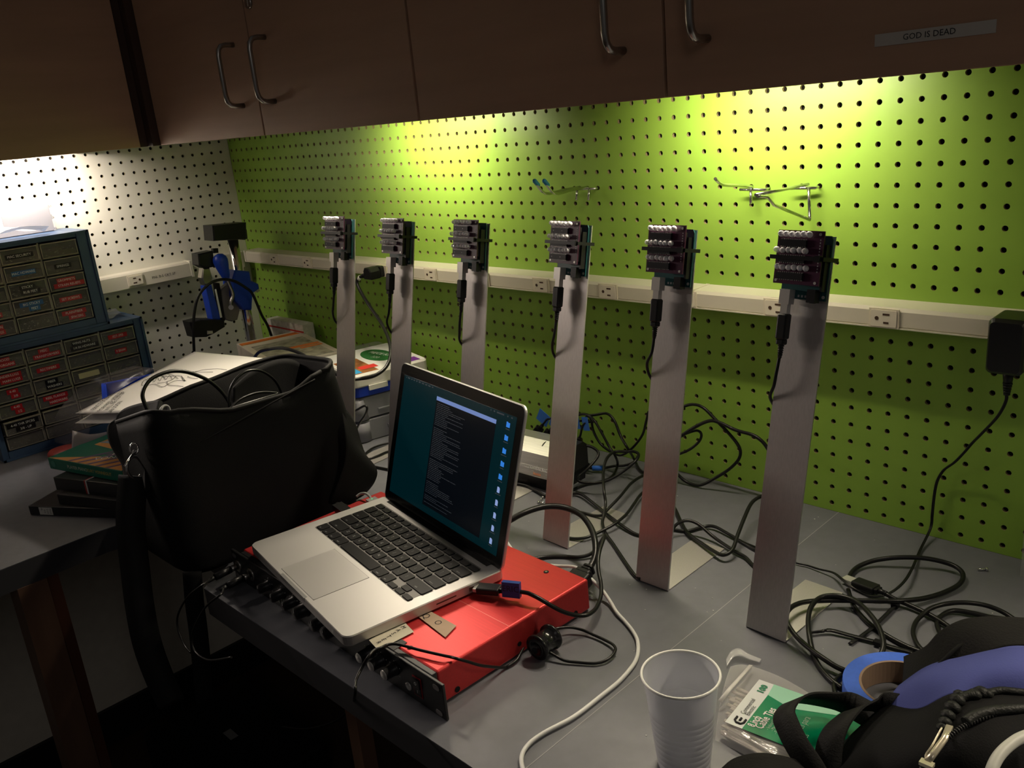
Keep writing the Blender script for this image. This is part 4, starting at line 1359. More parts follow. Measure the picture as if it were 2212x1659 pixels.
for pts in ([(306, 832), (311, 822), (330, 814), (352, 808), (372, 810), (385, 818)], [(306, 832), (316, 833), (335, 830), (352, 836), (366, 828), (382, 822), (402, 823)],
            [(313, 828), (318, 820), (322, 827), (328, 818), (333, 825), (340, 815), (345, 823), (352, 812), (358, 820), (366, 811), (372, 819)], [(350, 815), (378, 812), (392, 813), (396, 820), (402, 823)],
            [(360, 825), (366, 832), (380, 833), (396, 835)], [(392, 812), (400, 822)], [(405, 813), (415, 817), (428, 818)], [(410, 806), (440, 799), (470, 797), (490, 799)], [(405, 802), (430, 804), (460, 804)],
            [(336, 817), (346, 813), (360, 812)], [(340, 828), (356, 826), (372, 820), (380, 813)]):
    stroke(pts)
pen.build('pen_drawing', None, t)
wr = MB().m(inkb)
for body, u, v, u2, v2, sz in (('ERIC\'S SCOUTE', 197, 888, 250, 845, 0.0135), ('FOR RED ADJUST', 212, 890, 268, 842, 0.0125), ('WILL BE CUT OF', 223, 893, 276, 838, 0.0125), ('LAB SOON', 234, 893, 262, 866, 0.0125)):
    p = onpaper((u + u2) / 2, (v + v2) / 2)[0] - A + n0 * 0.0002
    a_, b_ = onpaper(u, v)[0], onpaper(u2, v2)[0]
    d = (b_ - a_)
    x = d.normalized()
    y = n0.cross(x)
    wr.text(body, sz, basis(p, x, y), sx=min(1.2, d.length / (len(body) * sz * 0.62)))
wr.build('handwriting', None, t)
b = MB().m(clearb)
b.patch([[PX(*p, 0.20 + dx) for p, dx in r] for r in ([((118, 955), 0), ((120, 900), .02), ((150, 860), .03), ((200, 820), .06), ((290, 790), .08)], [((150, 960), .04), ((160, 915), .05), ((190, 870), .06), ((240, 830), .08), ((330, 795), .10)], [((190, 950), .08), ((195, 920), .09), ((205, 880), .08), ((260, 840), .10), ((350, 790), .12)])], 5, 5)
tag(b.build('zip_bag'), 'clear zip bag of small screws leaning on the drawers', 'bag')
b = MB().m(mat('frosted_bag', (0.55, 0.50, 0.52), 0.35, alpha=0.8, bump=0.4, bscale=50))
b.patch([[PX(*p, 0.46) for p in ((155, 972), (185, 965), (225, 960))], [PX(*p, 0.45) for p in ((156, 950), (190, 945), (232, 945))], [PX(*p, 0.44) for p in ((157, 930), (195, 938), (234, 932))]], 5, 5, 0.0015)
tag(b.build('frosted_bag'), 'small frosted plastic bag behind the green paperback', 'bag')
tag(MB().m(mat('dark_red_plastic', (0.16, 0.02, 0.015), 0.4)).lathe([(0.0005, 0), (0.028, 0), (0.03, 0.004), (0.03, 0.018), (0.026, 0.022), (0.0005, 0.022)], Matrix.Translation((0.255, -0.625, T + 0.0005)), 24).build('spool'), 'dark red round spool on the worktop in front of the drawers', 'spool')


def book(name, label, cat, cpx, z0, th, Wd, Dp, cover, pages, spine_side=True, round_spine=False):
    """cpx: front-left bottom corner px and a second px along the front (spine) edge at height z0"""
    a, b_ = PZ(*cpx[0], z0), PZ(*cpx[1], z0)
    d = b_ - a
    yaw = math.atan2(d.y, d.x)
    t = thing(name, label, cat, a, yaw)
    c = MB().m(cover)
    c.box((0, 0, 0), (Wd, Dp, 0.0012)).box((0, 0, th - 0.0012), (Wd, Dp, th)).box((0, 0, 0.0012), (Wd, 0.0015, th - 0.0012))
    c = bev(c.build('cover', None, t), 0.0006)
    MB().m(pages).box((0.003, 0.0016, 0.0013), (Wd - 0.003, Dp - 0.003, th - 0.0013)).build('pages', None, t)
    return t, c


pag = mat('page_block', (0.62, 0.58, 0.48), 0.8, var=0.1, vscale=300, stretch=(1, 1, 30))
zb = T
t, c = book('black_book', 'thin black hardback with a white spine sticker, lowest of the stack', 'book', [(66, 1112), (270, 1120)], zb + 0.0005, 0.017, 0.255, 0.15, mat('black_book_cloth', (0.018, 0.018, 0.02), 0.35), pag)
MB().m(mat('sticker_white', (0.7, 0.68, 0.64), 0.5)).box((0.022, -0.0005, 0.0015), (0.050, 0, 0.0155)).m(inkb).text('ML', 0.0045, basis((0.028, -0.0007, 0.012), (0, 0, -1), (1, 0, 0), (0, -1, 0))).text('410', 0.0045, basis((0.034, -0.0007, 0.0085), (0, 0, -1), (1, 0, 0), (0, -1, 0))).text('CUN', 0.0045, basis((0.040, -0.0007, 0.0085), (0, 0, -1), (1, 0, 0), (0, -1, 0))).text('POLE', 0.0045, basis((0.046, -0.0007, 0.0085), (0, 0, -1), (1, 0, 0), (0, -1, 0))).build('spine_sticker', None, t)
t, c = book('black_folder', 'soft black folder between the hardback and the elastic notebook', 'folder', [(128, 1088), (272, 1104)], zb + 0.018, 0.018, 0.23, 0.16, mat('black_nylon', (0.012, 0.012, 0.013), 0.6, bump=0.2, bscale=800), blackm)
t, c = book('notebook', 'black notebook with silver edges and a red and white elastic band', 'notebook', [(122, 1058), (272, 1076)], zb + 0.0365, 0.024, 0.22, 0.15, mat('black_leatherette', (0.02, 0.02, 0.022), 0.3), mat('grey_pages', (0.25, 0.25, 0.25), 0.5))
MB().m(mat('elastic_red', (0.4, 0.03, 0.03), 0.6)).box((0.075, -0.0008, -0.0004), (0.0785, 0.15, 0.0246)).m(mat('elastic_white', (0.6, 0.6, 0.6), 0.6)).box((0.0785, -0.0008, -0.0004), (0.081, 0.15, 0.0246)).build('elastic_band', None, t)
pz = zb + 0.0615
gcov = mat('cover_green', (0.0, 0.17, 0.11), 0.4)
t, c = book('paperback', 'green and orange paperback PLAYER PIANO on top of the stack', 'book', [(109, 1012), (272, 1043)], pz, 0.021, 0.205, 0.135, gcov, pag)
cv = MB()
oc = mat('cover_orange', (0.80, 0.36, 0.10), 0.45)
pu = mat('cover_purple', (0.17, 0.10, 0.22), 0.45)
zt2 = 0.0213
cv.m(oc).prism([(0.003, 0.0015), (0.203, 0.0015), (0.203, 0.045), (0.10, 0.035)], 0.0211, zt2)
cv.prism([(0.03, 0.075), (0.13, 0.065), (0.185, 0.075), (0.08, 0.133), (0.035, 0.133)], 0.0211, zt2)
cv.m(pu)
for k in range(5):
    x = 0.055 + k * 0.026
    cv.prism([(x, 0.002), (x + 0.008, 0.002), (x + 0.055, 0.062), (x + 0.047, 0.064)], zt2, zt2 + 0.0002)
cv.prism([(0.10, 0.045), (0.16, 0.050), (0.185, 0.075), (0.15, 0.085)], zt2, zt2 + 0.0003)
cv.m(mat('cover_pale_blue', (0.35, 0.45, 0.55), 0.45)).prism([(0.03, 0.085), (0.075, 0.09), (0.085, 0.105), (0.05, 0.108)], zt2, zt2 + 0.0003).m(mat('cover_salmon', (0.6, 0.16, 0.12), 0.45)).prism([(0.035, 0.098), (0.07, 0.10), (0.07, 0.112), (0.045, 0.112)], zt2 + 0.0003, zt2 + 0.0005)
cv.m(inkw).text('KURT', 0.018, basis((0.135, 0.062, zt2 + 0.0006), (0.85, 0.5, 0), (-0.5, 0.85, 0))).text('VONN', 0.018, basis((0.125, 0.036, zt2 + 0.0006), (0.85, 0.5, 0), (-0.5, 0.85, 0)))
cv.build('cover_print', None, t)
MB().m(mat('spine_cream', (0.55, 0.66, 0.55), 0.5)).text('PLAYER PIANO', 0.0085, basis((0.082, -0.0004, 0.0105), (1, 0, 0), (0, 0, 1), (0, -1, 0)), bold=0.0001).build('spine_title', None, t)
MB().m(mat('spine_gold', (0.50, 0.42, 0.10), 0.5)).text('KURT VONNEGUT', 0.0080, basis((0.142, -0.0004, 0.0105), (1, 0, 0), (0, 0, 1), (0, -1, 0)), bold=0.0001).build('spine_author', None, t)
MB().m(mat('spine_seal', (0.05, 0.27, 0.2), 0.5)).prism([(0.0135 + 0.006 * math.cos(k * PI / 6), 0.0105 + 0.006 * math.sin(k * PI / 6)) for k in range(12)], 0.0001, 0.0005, basis((0, 0, 0), (1, 0, 0), (0, 0, 1), (0, -1, 0))).build('spine_seal', None, t)

# ================================================================ black shoulder bag
nylon = mat('bag_nylon', (0.0075, 0.0075, 0.008), 0.8, spec=0.18, bump=0.25, bscale=700, sheen=0.0)
nylon2 = mat('bag_canvas_grey', (0.0105, 0.0105, 0.011), 0.8, spec=0.2, bump=0.35, bscale=500)
piping = mat('bag_piping', (0.008, 0.008, 0.008), 0.7, spec=0.25)
BO = Vector((0.90, -0.545, T))
t = thing('shoulder_bag', 'large open black fabric shoulder bag stuffed with cables on the corner worktop', 'bag', BO)


def interp(tab, a):
    for (a0, v0), (a1, v1) in zip(tab, tab[1:]):
        if a0 <= a <= a1:
            f = (a - a0) / (a1 - a0)
            f = f * f * (3 - 2 * f)
            return v0 + (v1 - v0) * f
    return tab[-1][1]


# outline around the bag, param 0..1: front face (+x) from near (y-) to far (y+), far end, back face, near end
OUT = []
hw, hl, rr_ = 0.091, 0.160, 0.038
for k, (x, y) in enumerate(rrect(-hw, -hl, hw, hl, rr_, 5)):
    OUT.append((x, y))
# densify long sides
dense = []
for i in range(len(OUT)):
    a, b_ = Vector(OUT[i]), Vector(OUT[(i + 1) % len(OUT)])
    n = max(1, int((b_ - a).length / 0.02))
    for j in range(n):
        dense.append(a.lerp(b_, j / n))


def rim_z(x, y):
    front = (x + hw) / (2 * hw)
    zf = interp([(-0.17, 0.262), (-0.13, 0.248), (-0.03, 0.224), (0.06, 0.222), (0.12, 0.240), (0.17, 0.248)], y)
    zbk = interp([(-0.17, 0.205), (-0.10, 0.218), (0.0, 0.228), (0.10, 0.236), (0.17, 0.236)], y)
    return zbk + (zf - zbk) * front


b = MB().m(nylon)
LV = [0, 0.012, 0.05, 0.10, 0.15, 0.19, 0.22, 1.0]
rings = []
for li, l in enumerate(LV):
    ring = []
    for p in dense:
        zr = rim_z(p.x, p.y)
        z = 0.002 + l if li < 7 else zr
        if li < 7:
            z = 0.002 + zr * (l / 0.245)
        s_ = [0.93, 1.0, 1.025, 1.03, 1.02, 1.0, 0.985, 0.97][li]
        wob = 0.0045 * math.sin(p.y * 38 + li) * math.sin(li * 1.3) * (1 if abs(p.x) > 0.06 else 0.4)
        lean = -0.004 * li
        ring.append(Vector((p.x * s_ + wob + lean * 0.3, p.y * s_, z)))
    rings.append([b.bm.verts.new(q) for q in ring])
n = len(dense)
for A_, B_ in zip(rings, rings[1:]):
    for i in range(n):
        b._f((A_[i], A_[(i + 1) % n], B_[(i + 1) % n], B_[i]), True)
b._f(rings[0][::-1])
# inner wall going down inside
inner = []
for sc2, dz in ((0.93, -0.003), (0.90, -0.07), (0.80, -0.10)):
    inner.append([b.bm.verts.new((v.co.x * sc2, v.co.y * sc2, v.co.z + dz)) for v in rings[-1]])
prev = rings[-1]
for R_ in inner:
    for i in range(n):
        b._f((prev[i], prev[(i + 1) % n], R_[(i + 1) % n], R_[i]), True)
    prev = R_
b._f(prev)
body_o = b.build('bag_body', None, t)
rimp = [rings_ for rings_ in []]
RP = []
for p in dense:
    RP.append(Vector((p.x * 0.955 - 0.0084, p.y * 0.955, rim_z(p.x, p.y) + 0.001)))
MB().m(piping).tube(RP + [RP[0]], 0.0036, 8).build('rim_piping', None, t)
# seam band on the front
SP = [Vector((hw * 1.012 - 0.0075, y, 0.185 + 0.06 * (y + 0.16) / 0.32)) for y in [-0.10 + 0.02 * k for k in range(11)]]
MB().m(piping).tube(spline(SP, 2), 0.0012, 6).build('seam', None, t)
# near end flap (wing folded outwards), far end pocket, tall back panel
g = [[PX(247, 905, 0.82), PX(275, 885, 0.83), PX(312, 872, 0.86), PX(352, 868, 0.90)], [PX(238, 925, 0.815), PX(268, 925, 0.84), PX(308, 920, 0.87), PX(345, 905, 0.92)], [PX(244, 955, 0.82), PX(275, 975, 0.85), PX(305, 985, 0.88), PX(325, 990, 0.93)], [PX(272, 1000, 0.83), PX(290, 1035, 0.86), PX(308, 1050, 0.89), PX(325, 1060, 0.94)]]
MB().m(nylon2).patch(shift(g, BO), 5, 5, 0.006).build('end_flap', None, t)
g = [[PX(500, 838, 0.90), PX(545, 800, 0.89), PX(600, 776, 0.875), PX(640, 782, 0.87), PX(665, 815, 0.87)], [PX(500, 880, 0.91), PX(550, 870, 0.90), PX(600, 860, 0.89), PX(640, 860, 0.88), PX(668, 860, 0.88)], [PX(505, 905, 0.93), PX(550, 905, 0.92), PX(600, 905, 0.91), PX(640, 900, 0.90), PX(668, 890, 0.90)]]
MB().m(nylon).patch(shift(g, BO), 5, 5, 0.005).build('back_panel', None, t)
# padded shoulder strap bulging at the far end
g = [[PX(722, 880, 0.965), PX(740, 895, 0.96), PX(757, 925, 0.955)], [PX(730, 930, 0.985), PX(755, 960, 0.975), PX(775, 985, 0.96)], [PX(735, 990, 0.99), PX(770, 1000, 0.985), PX(800, 1018, 0.965)], [PX(715, 1060, 0.985), PX(755, 1055, 0.99), PX(796, 1036, 0.97)], [PX(700, 1085, 0.97), PX(740, 1078, 0.975), PX(775, 1060, 0.96)]]
MB().m(nylon2).patch(shift(g, BO), 5, 5, 0.012).build('shoulder_pad', None, t)
MB().m(piping).tube([p - BO for p in spline([PX(757, 925, 0.957), PX(775, 985, 0.962), PX(801, 1018, 0.967), PX(798, 1038, 0.972), PX(770, 1062, 0.965)], 5)], 0.0026, 8).build('pad_piping', None, t)
# D ring, zip pull and hanging strap
ring_c = PX(291, 1010, 0.905) - BO
MB().m(chrome).tube([ring_c + Vector((0, 0.011 * math.cos(a), 0.016 * math.sin(a))) for a in [2 * PI * k / 20 for k in range(21)]], 0.0022, 8).build('ring', None, t)
a_, b_ = PX(291, 975, 0.93) - BO, PX(268, 1008, 0.955) - BO
MB().m(chrome).tube([a_, a_.lerp(b_, 0.3), b_], [0.0032, 0.0016, 0.0012], 8).tube([a_ + Vector((0, 0.006 * math.cos(q), 0.008 * math.sin(q) + 0.004)) for q in [2 * PI * k / 14 for k in range(15)]], 0.0014, 6).build('zip_pull', None, t)
st = [PX(288, 1028, 0.905), PX(283, 1090, 0.905), PX(283, 1150, 0.905), PX(292, 1230, 0.91), PX(302, 1310, 0.92), PX(318, 1390, 0.93), PX(345, 1465, 0.94), PX(372, 1520, 0.95)]
MB().m(mat('strap_webbing', (0.006, 0.006, 0.006), 0.7, bump=0.3, bscale=900)).ribbon([p - BO for p in spline(st, 5)], 0.040, 0.003, (0.55, 0.84, 0)).build('strap', None, t)
st = [PX(415, 1235, 0.985), PX(420, 1300, 0.985), PX(428, 1360, 0.985), PX(436, 1440, 0.985), PX(444, 1520, 0.985)]
MB().m(nylon).ribbon([p - BO for p in spline(st, 4)], 0.026, 0.004, (0.6, 0.8, 0)).build('strap_end', None, t)

# cables in and over the bag
cable('black_cable', 'black cable looping high out of the left of the bag over the paper', [PX(330, 905, 0.93), PX(316, 880, 0.92), PX(308, 850, 0.91), PX(325, 820, 0.90), PX(365, 803, 0.89), PX(405, 804, 0.885), PX(450, 822, 0.885), PX(482, 850, 0.89), PX(500, 880, 0.90), PX(508, 905, 0.91)], 0.0029)
cable('black_cable', 'black cable making a round loop in the middle of the bag opening', [PX(500, 905, 0.945), PX(494, 860, 0.94), PX(505, 825, 0.935), PX(530, 803, 0.93), PX(562, 801, 0.925), PX(592, 820, 0.92), PX(608, 850, 0.915), PX(612, 885, 0.91)], 0.0020)
cable('black_cable', 'coiled black cable lying in three turns inside the bag opening', [PX(495, 885, 0.95), PX(520, 862, 0.94), PX(560, 848, 0.93), PX(600, 850, 0.93), PX(570, 860, 0.945), PX(530, 872, 0.955), PX(500, 882, 0.96), PX(530, 880, 0.965), PX(575, 872, 0.965), PX(600, 868, 0.96)], 0.0020)
cable('grey_cable', 'short pale cable end poking up at the left rim of the bag', [PX(348, 895, 0.94), PX(348, 884, 0.935), PX(355, 877, 0.93), PX(364, 880, 0.93), PX(368, 895, 0.935)], 0.0022, mat('grey_rubber', (0.25, 0.25, 0.25), 0.5))

# ================================================================ power cord plugged in the raceway
c0 = Vector((0.655, -0.050, 1.170))
t = thing('mains_cable', 'black mains cord hanging from the raceway between the first two stands', 'cable', c0)
M = basis((0, 0, 0), (1, 0, 0), (0, 0, 1), (0, -1, 0))
MB().m(ivoryp).box((-0.018, -0.004, -0.0118), (0.018, 0.003, 0.0118)).m(blackp).prism(rrect(-0.012, -0.0115, 0.012, 0.0115, 0.004), 0.004, 0.014, M, 0.001).prism([(-0.014, -0.012), (0.010, -0.012), (0.012, 0.004), (0.006, 0.012), (-0.010, 0.012), (-0.014, 0.006)], 0.014, 0.040, M, 0.002).build('plug_body', None, t)
ax = [Vector((-0.012, -0.030, -0.004)), PY(795, 593, -0.085) - c0, PY(780, 597, -0.090) - c0]
b = MB().m(blackp)
for k in range(6):
    p = ax[0].lerp(ax[2], 0.15 + k * 0.14)
    q = ax[0].lerp(ax[2], 0.22 + k * 0.14)
    b.cyl(p, q, 0.0075 - k * 0.0007, n=12)
b.cyl(ax[0], ax[2], 0.0055, 0.0034, n=12)
b.build('strain_relief', None, t)
wp = [PY(782, 597, -0.090), PY(773, 602, -0.092), PY(772, 615, -0.095), PY(785, 640, -0.10), PY(803, 668, -0.11), PY(825, 700, -0.13), PY(841, 738, -0.16), PY(843, 770, -0.185), PY(832, 795, -0.21), PY(808, 812, -0.235), PY(780, 818, -0.25), PY(752, 819, -0.27), PY(722, 806, -0.275), PY(700, 793, -0.28), PY(675, 780, -0.285), PY(648, 763, -0.29), PY(612, 752, -0.30), PY(582, 754, -0.30), PY(558, 762, -0.29), PY(545, 785, -0.27), PY(542, 820, -0.25)]
MB().m(cablem).tube([p - c0 for p in spline(wp, 6)], 0.0034, 10).build('cord', None, t)
a_ = PY(776, 599, -0.091) - c0
MB().m(whitep).cyl(a_ + Vector((0.003, 0, 0.001)), a_ + Vector((-0.003, 0, -0.004)), 0.0040, n=12).build('cord_band', None, t)

# adapter at the far right
c0 = Vector((1.852, -0.046, 1.165))
t = thing('power_adapter', 'black wall adapter plugged into the raceway at the right edge', 'adapter', c0)
MB().m(ivoryp).box((-0.018, -0.0005, -0.0118), (0.018, 0.004, 0.0118)).build('outlet_face', None, t)
MB().m(mat('adapter_black', (0.012, 0.012, 0.013), 0.3)).prism(rrect(-0.019, -0.034, 0.019, 0.030, 0.006, 4), 0.0006, 0.050, basis((0, 0, 0), (1, 0, 0), (0, 0, 1), (0, -1, 0)), 0.004).build('body', None, t)
e0 = Vector((-0.001, -0.024, -0.034))
b = MB().m(blackp).cyl(e0, e0 + Vector((0, 0, -0.018)), 0.0065, 0.0045, n=12)
for k in range(5):
    b.cyl(e0 + Vector((0, 0, -0.016 - k * 0.0032)), e0 + Vector((0, 0, -0.018 - k * 0.0032)), 0.0052 - k * 0.0004, n=10)
b.build('strain_relief', None, t)
w5 = [(1405, 480), (1380, 540), (1330, 615), (1230, 720), (1160, 790), (1100, 860), (1030, 930), (960, 980), (920, 1040), (900, 1100), (885, 1200), (875, 1300), (862, 1400)]
ys = [-0.068, -0.062, -0.05, -0.035, -0.025, -0.018, -0.013, -0.010, -0.009, -0.009, -0.009, -0.009, -0.010]
wp = [c0 + e0 + Vector((0, 0, -0.032))] + [PY(1750 + x / 3.318, 720 + y / 3.318, yy) for (x, y), yy in zip(w5, ys)]
w7 = [(1390, 0, .002), (1310, 120, .004), (1250, 260, .010), (1180, 380, .012), (1080, 470, .010), (960, 515, .008), (850, 505, .008), (740, 450, .012), (640, 370, .014), (560, 310, .008), (440, 280, .004), (330, 245, .003), (210, 215, .003)]
wp += tr((1660, 1160), 4.007, w7)[1:]
wp += [PZ(1640, 1185, T + .003), PZ(1590, 1165, T + .003)]
sp = [p - c0 for p in spline(wp, 6)]
MB().m(cablem).tube([p + Vector((0.0009, 0, 0.0006)) for p in sp], 0.0011, 6).tube([p - Vector((0.0009, 0, 0.0)) for p in sp], 0.0011, 6).build('cord', None, t)
for p in (Vector((1.847, -0.012, 1.03)),):
    pass

# ================================================================ cable tangle, middle
Z6 = ((1080, 840), 3.456)
cable('black_cable', 'thick black power cord arching in front of the fourth stand into the red unit', tr(*Z6, [(-20, 1025, .06), (60, 990, .065), (150, 940, .07), (250, 900, .072), (350, 878, .072), (450, 880, .070), (540, 905, .066), (620, 955, .062), (680, 1040, .055), (708, 1130, .048), (712, 1220, .040), (695, 1290, .034), (665, 1345, .030)]), 0.0042, n=10)
p0 = tr(*Z6, [(665, 1345, .030)])[0]
t = thing('power_connector', 'moulded black power connector plugged into the back right of the red unit', 'plug', p0)
q1 = PZ(1243, 1262, T + 0.022) - p0
d = q1.normalized()
x = Vector((-d.y, d.x, 0)).normalized()
M = basis((0, 0, 0), x, d.cross(x), d)
L = q1.length
b = MB().m(blackp).prism(rrect(-0.0145, -0.0095, 0.0145, 0.0095, 0.003), L * 0.45, L * 1.05, M, 0.001).prism(rrect(-0.0115, -0.0085, 0.0115, 0.0085, 0.003), L * 0.25, L * 0.45, M, 0.001)
for k in range(3):
    b.prism(rrect(-0.0075, -0.0075, 0.0075, 0.0075, 0.003), -0.002 + k * 0.005, 0.0012 + k * 0.005, M, 0.0005)
b.cyl(M @ Vector((0, 0, -0.002)), M @ Vector((0, 0, L * 0.3)), 0.0055, n=12)
b.build('connector_body', None, t)

cable('usb_cable', 'cable leaving the hub area and running left behind the laptop on the worktop', tr(*Z6, [(-60, 700, .004), (30, 705, .004), (95, 705, .004), (200, 725, .004), (280, 765, .004), (340, 798, .004), (430, 800, .004), (525, 785, .004), (600, 785, .006), (680, 840, .006), (780, 922, .005), (870, 990, .006), (960, 1055, .004), (1030, 1090, .003), (1120, 1095, .003), (1200, 1075, .003), (1285, 1052, .003), (1400, 1062, .003), (1520, 1030, .004), (1600, 1028, .006), (1700, 1080, .005), (1800, 1140, .003), (1895, 1195, .003), (1960, 1225, .003), (2010, 1240, .003)]), 0.0024)
cable('usb_cable', 'cable crossing the fourth stand\'s foot and rising behind the fifth stand', tr(*Z6, [(420, 1080, .003), (505, 1110, .004), (580, 1118, .005), (660, 1105, .006), (770, 1055, .008), (860, 1005, .012), (940, 940, .014), (1000, 860, .014), (1050, 790, .012), (1130, 720, .012)]), 0.0023)
cable('usb_cable', 'cable lying straight behind the fourth stand\'s foot', tr(*Z6, [(430, 905, .003), (520, 915, .003), (600, 920, .004), (700, 945, .004), (768, 942, .008), (800, 905, .012), (900, 800, .020), (980, 705, .022), (1062, 650, .020), (1140, 620, .015)]), 0.0023)
cable('usb_cable', 'cable with the tall upright S-shaped loop between the fourth and fifth stands', tr(*Z6, [(330, 480, .05), (316, 440, .06), (345, 402, .065), (400, 398, .065), (480, 405, .062), (560, 415, .06), (680, 432, .055), (735, 490, .045), (660, 590, .03), (590, 650, .02), (585, 685, .02), (660, 703, .02), (780, 692, .025), (900, 630, .035), (1010, 540, .05), (1035, 490, .055), (1000, 468, .055), (930, 468, .055), (850, 472, .055), (795, 525, .055), (772, 620, .045), (775, 750, .035), (788, 850, .02), (778, 930, .012), (765, 1000, .006), (790, 1080, .004), (850, 1165, .003), (940, 1300, .003), (1005, 1388, .003), (1050, 1420, .003)]), 0.0024)
cable('usb_cable', 'cable arching up out of the hub and falling in front of the pegboard', tr(*Z6, [(520, 260, -0.07, 'y'), (560, 205, -0.075, 'y'), (640, 190, -0.08, 'y'), (700, 232, -0.085, 'y'), (760, 330, -0.085, 'y'), (815, 430, -0.085, 'y'), (860, 500, -0.09, 'y')]) + tr(*Z6, [(878, 565, .010), (840, 650, .006), (760, 690, .004), (640, 715, .003), (540, 755, .003), (480, 790, .003)]), 0.0022)
cable('usb_cable', 'cable arching widest to the right from the hub and dropping behind the loop', tr(*Z6, [(630, 240, -0.08, 'y'), (650, 205, -0.08, 'y'), (720, 193, -0.075, 'y'), (800, 185, -0.07, 'y'), (855, 240, -0.07, 'y'), (900, 350, -0.075, 'y'), (960, 455, -0.08, 'y')]) + tr(*Z6, [(1000, 520, .008), (1040, 600, .005), (1100, 640, .003)]), 0.0023)
cable('usb_cable', 'cable hanging in a low U between the hub and the fifth stand', tr(*Z6, [(1110, 170, -0.07, 'y'), (1092, 240, -0.07, 'y'), (1065, 340, -0.07, 'y'), (1000, 430, -0.07, 'y'), (930, 485, -0.07, 'y'), (870, 490, -0.07, 'y'), (760, 420, -0.07, 'y'), (700, 320, -0.07, 'y'), (682, 235, -0.07, 'y'), (665, 205, -0.07, 'y')]), 0.0021)
cable('usb_cable', 'plugged cable with a dark blue tape wrap lying right of the fourth stand', tr(*Z6, [(640, 580, .008), (690, 592, .008), (780, 590, .007), (860, 575, .006), (930, 572, .006), (1000, 545, .012), (1030, 500, .02)]), 0.0023)
b = MB().m(btape)
q = tr(*Z6, [(690, 592, .009), (768, 591, .009)])
b.tube([q[0], q[1]], 0.0045, 8)
o = b.build('tape_wrap')
tag(o, 'dark blue tape wrapped round the cord right of the fourth stand', 'tape')
q = tr(*Z6, [(545, 552, .012), (650, 585, .010)])
d = (q[1] - q[0])
z = d.normalized()
x = Vector((-z.y, z.x, 0)).normalized()
b = MB().m(blackp).prism(rrect(-0.009, -0.005, 0.009, 0.005, 0.002), 0, d.length, basis(q[0], x, z.cross(x), z), 0.001)
tag(b.build('usb_plug'), 'loose black USB plug lying right of the fourth stand', 'plug')
cable('usb_cable', 'cable in the big rounded loop against the pegboard right of the fifth stand', tr(*Z6, [(1270, 170, -0.035, 'y'), (1360, 135, -0.035, 'y'), (1440, 116, -0.035, 'y'), (1520, 142, -0.035, 'y'), (1610, 230, -0.035, 'y'), (1720, 345, -0.035, 'y'), (1788, 440, -0.035, 'y'), (1785, 520, -0.035, 'y'), (1710, 600, -0.035, 'y'), (1600, 670, -0.037, 'y'), (1520, 712, -0.04, 'y'), (1460, 718, -0.04, 'y'), (1385, 690, -0.042, 'y'), (1318, 628, -0.045, 'y'), (1260, 560, -0.05, 'y')]), 0.0025)
cable('usb_cable', 'cable running from behind the fifth stand to behind the sixth above the worktop', tr(*Z6, [(1240, 420, -0.05, 'y'), (1340, 360, -0.05, 'y'), (1450, 288, -0.045, 'y'), (1560, 240, -0.04, 'y'), (1640, 252, -0.038, 'y'), (1760, 308, -0.038, 'y'), (1880, 342, -0.038, 'y'), (1950, 385, -0.038, 'y'), (1998, 445, -0.038, 'y'), (2060, 560, -0.045, 'y')]), 0.0028)
cable('usb_cable', 'cable with the small hairpin loop right of the fifth stand', tr(*Z6, [(1250, 520, -0.05, 'y'), (1330, 490, -0.05, 'y'), (1420, 450, -0.045, 'y'), (1488, 390, -0.04, 'y'), (1502, 335, -0.04, 'y'), (1460, 312, -0.04, 'y'), (1350, 350, -0.045, 'y'), (1280, 390, -0.05, 'y')]), 0.0022)
cable('usb_cable', 'cable sweeping from the fifth stand\'s foot up behind the sixth stand', tr(*Z6, [(1230, 800, .004), (1300, 885, .004), (1350, 990, .004), (1405, 1080, .005), (1500, 1150, .006), (1600, 1215, .008), (1670, 1240, .010), (1735, 1200, .014), (1775, 1090, .022), (1830, 950, .032), (1880, 850, .038), (1950, 803, .040), (2040, 790, .035)]), 0.0027)
cable('usb_cable', 'cable humped over the fifth stand\'s foot running to the sixth stand', tr(*Z6, [(1270, 1110, .005), (1310, 1020, .018), (1390, 983, .024), (1480, 1010, .020), (1600, 1110, .008), (1750, 1210, .005), (1830, 1255, .004), (1885, 1312, .003), (1950, 1370, .003), (1990, 1395, .003)]), 0.0023)
cable('usb_cable', 'thin cable behind the first two stands on the worktop, uppermost of the three', [PZ(770, 1002, T + .003), PZ(785, 985, T + .004), PZ(805, 968, T + .004), PZ(840, 957, T + .004), PZ(880, 955, T + .004)], 0.0022)
cable('usb_cable', 'thin cable behind the first two stands, curving in the middle of the three', [PZ(760, 985, T + .003), PZ(790, 992, T + .003), PZ(815, 985, T + .004), PZ(840, 975, T + .004), PZ(890, 965, T + .004)], 0.0022)
cable('usb_cable', 'thin cable behind the first two stands, nearest of the three', [PZ(770, 1000, T + .003), PZ(800, 1006, T + .003), PZ(840, 1014, T + .003), PZ(880, 1018, T + .003)], 0.0022)
cable('usb_cable', 'small cable hook in front of the grey case beside the first stand', [PY(755, 892, -.27), PY(770, 886, -.27), PY(787, 877, -.27), PY(793, 882, -.27), PY(789, 896, -.27), PY(778, 912, -.27), PY(768, 932, -.27), PY(760, 955, -.27)], 0.0022)

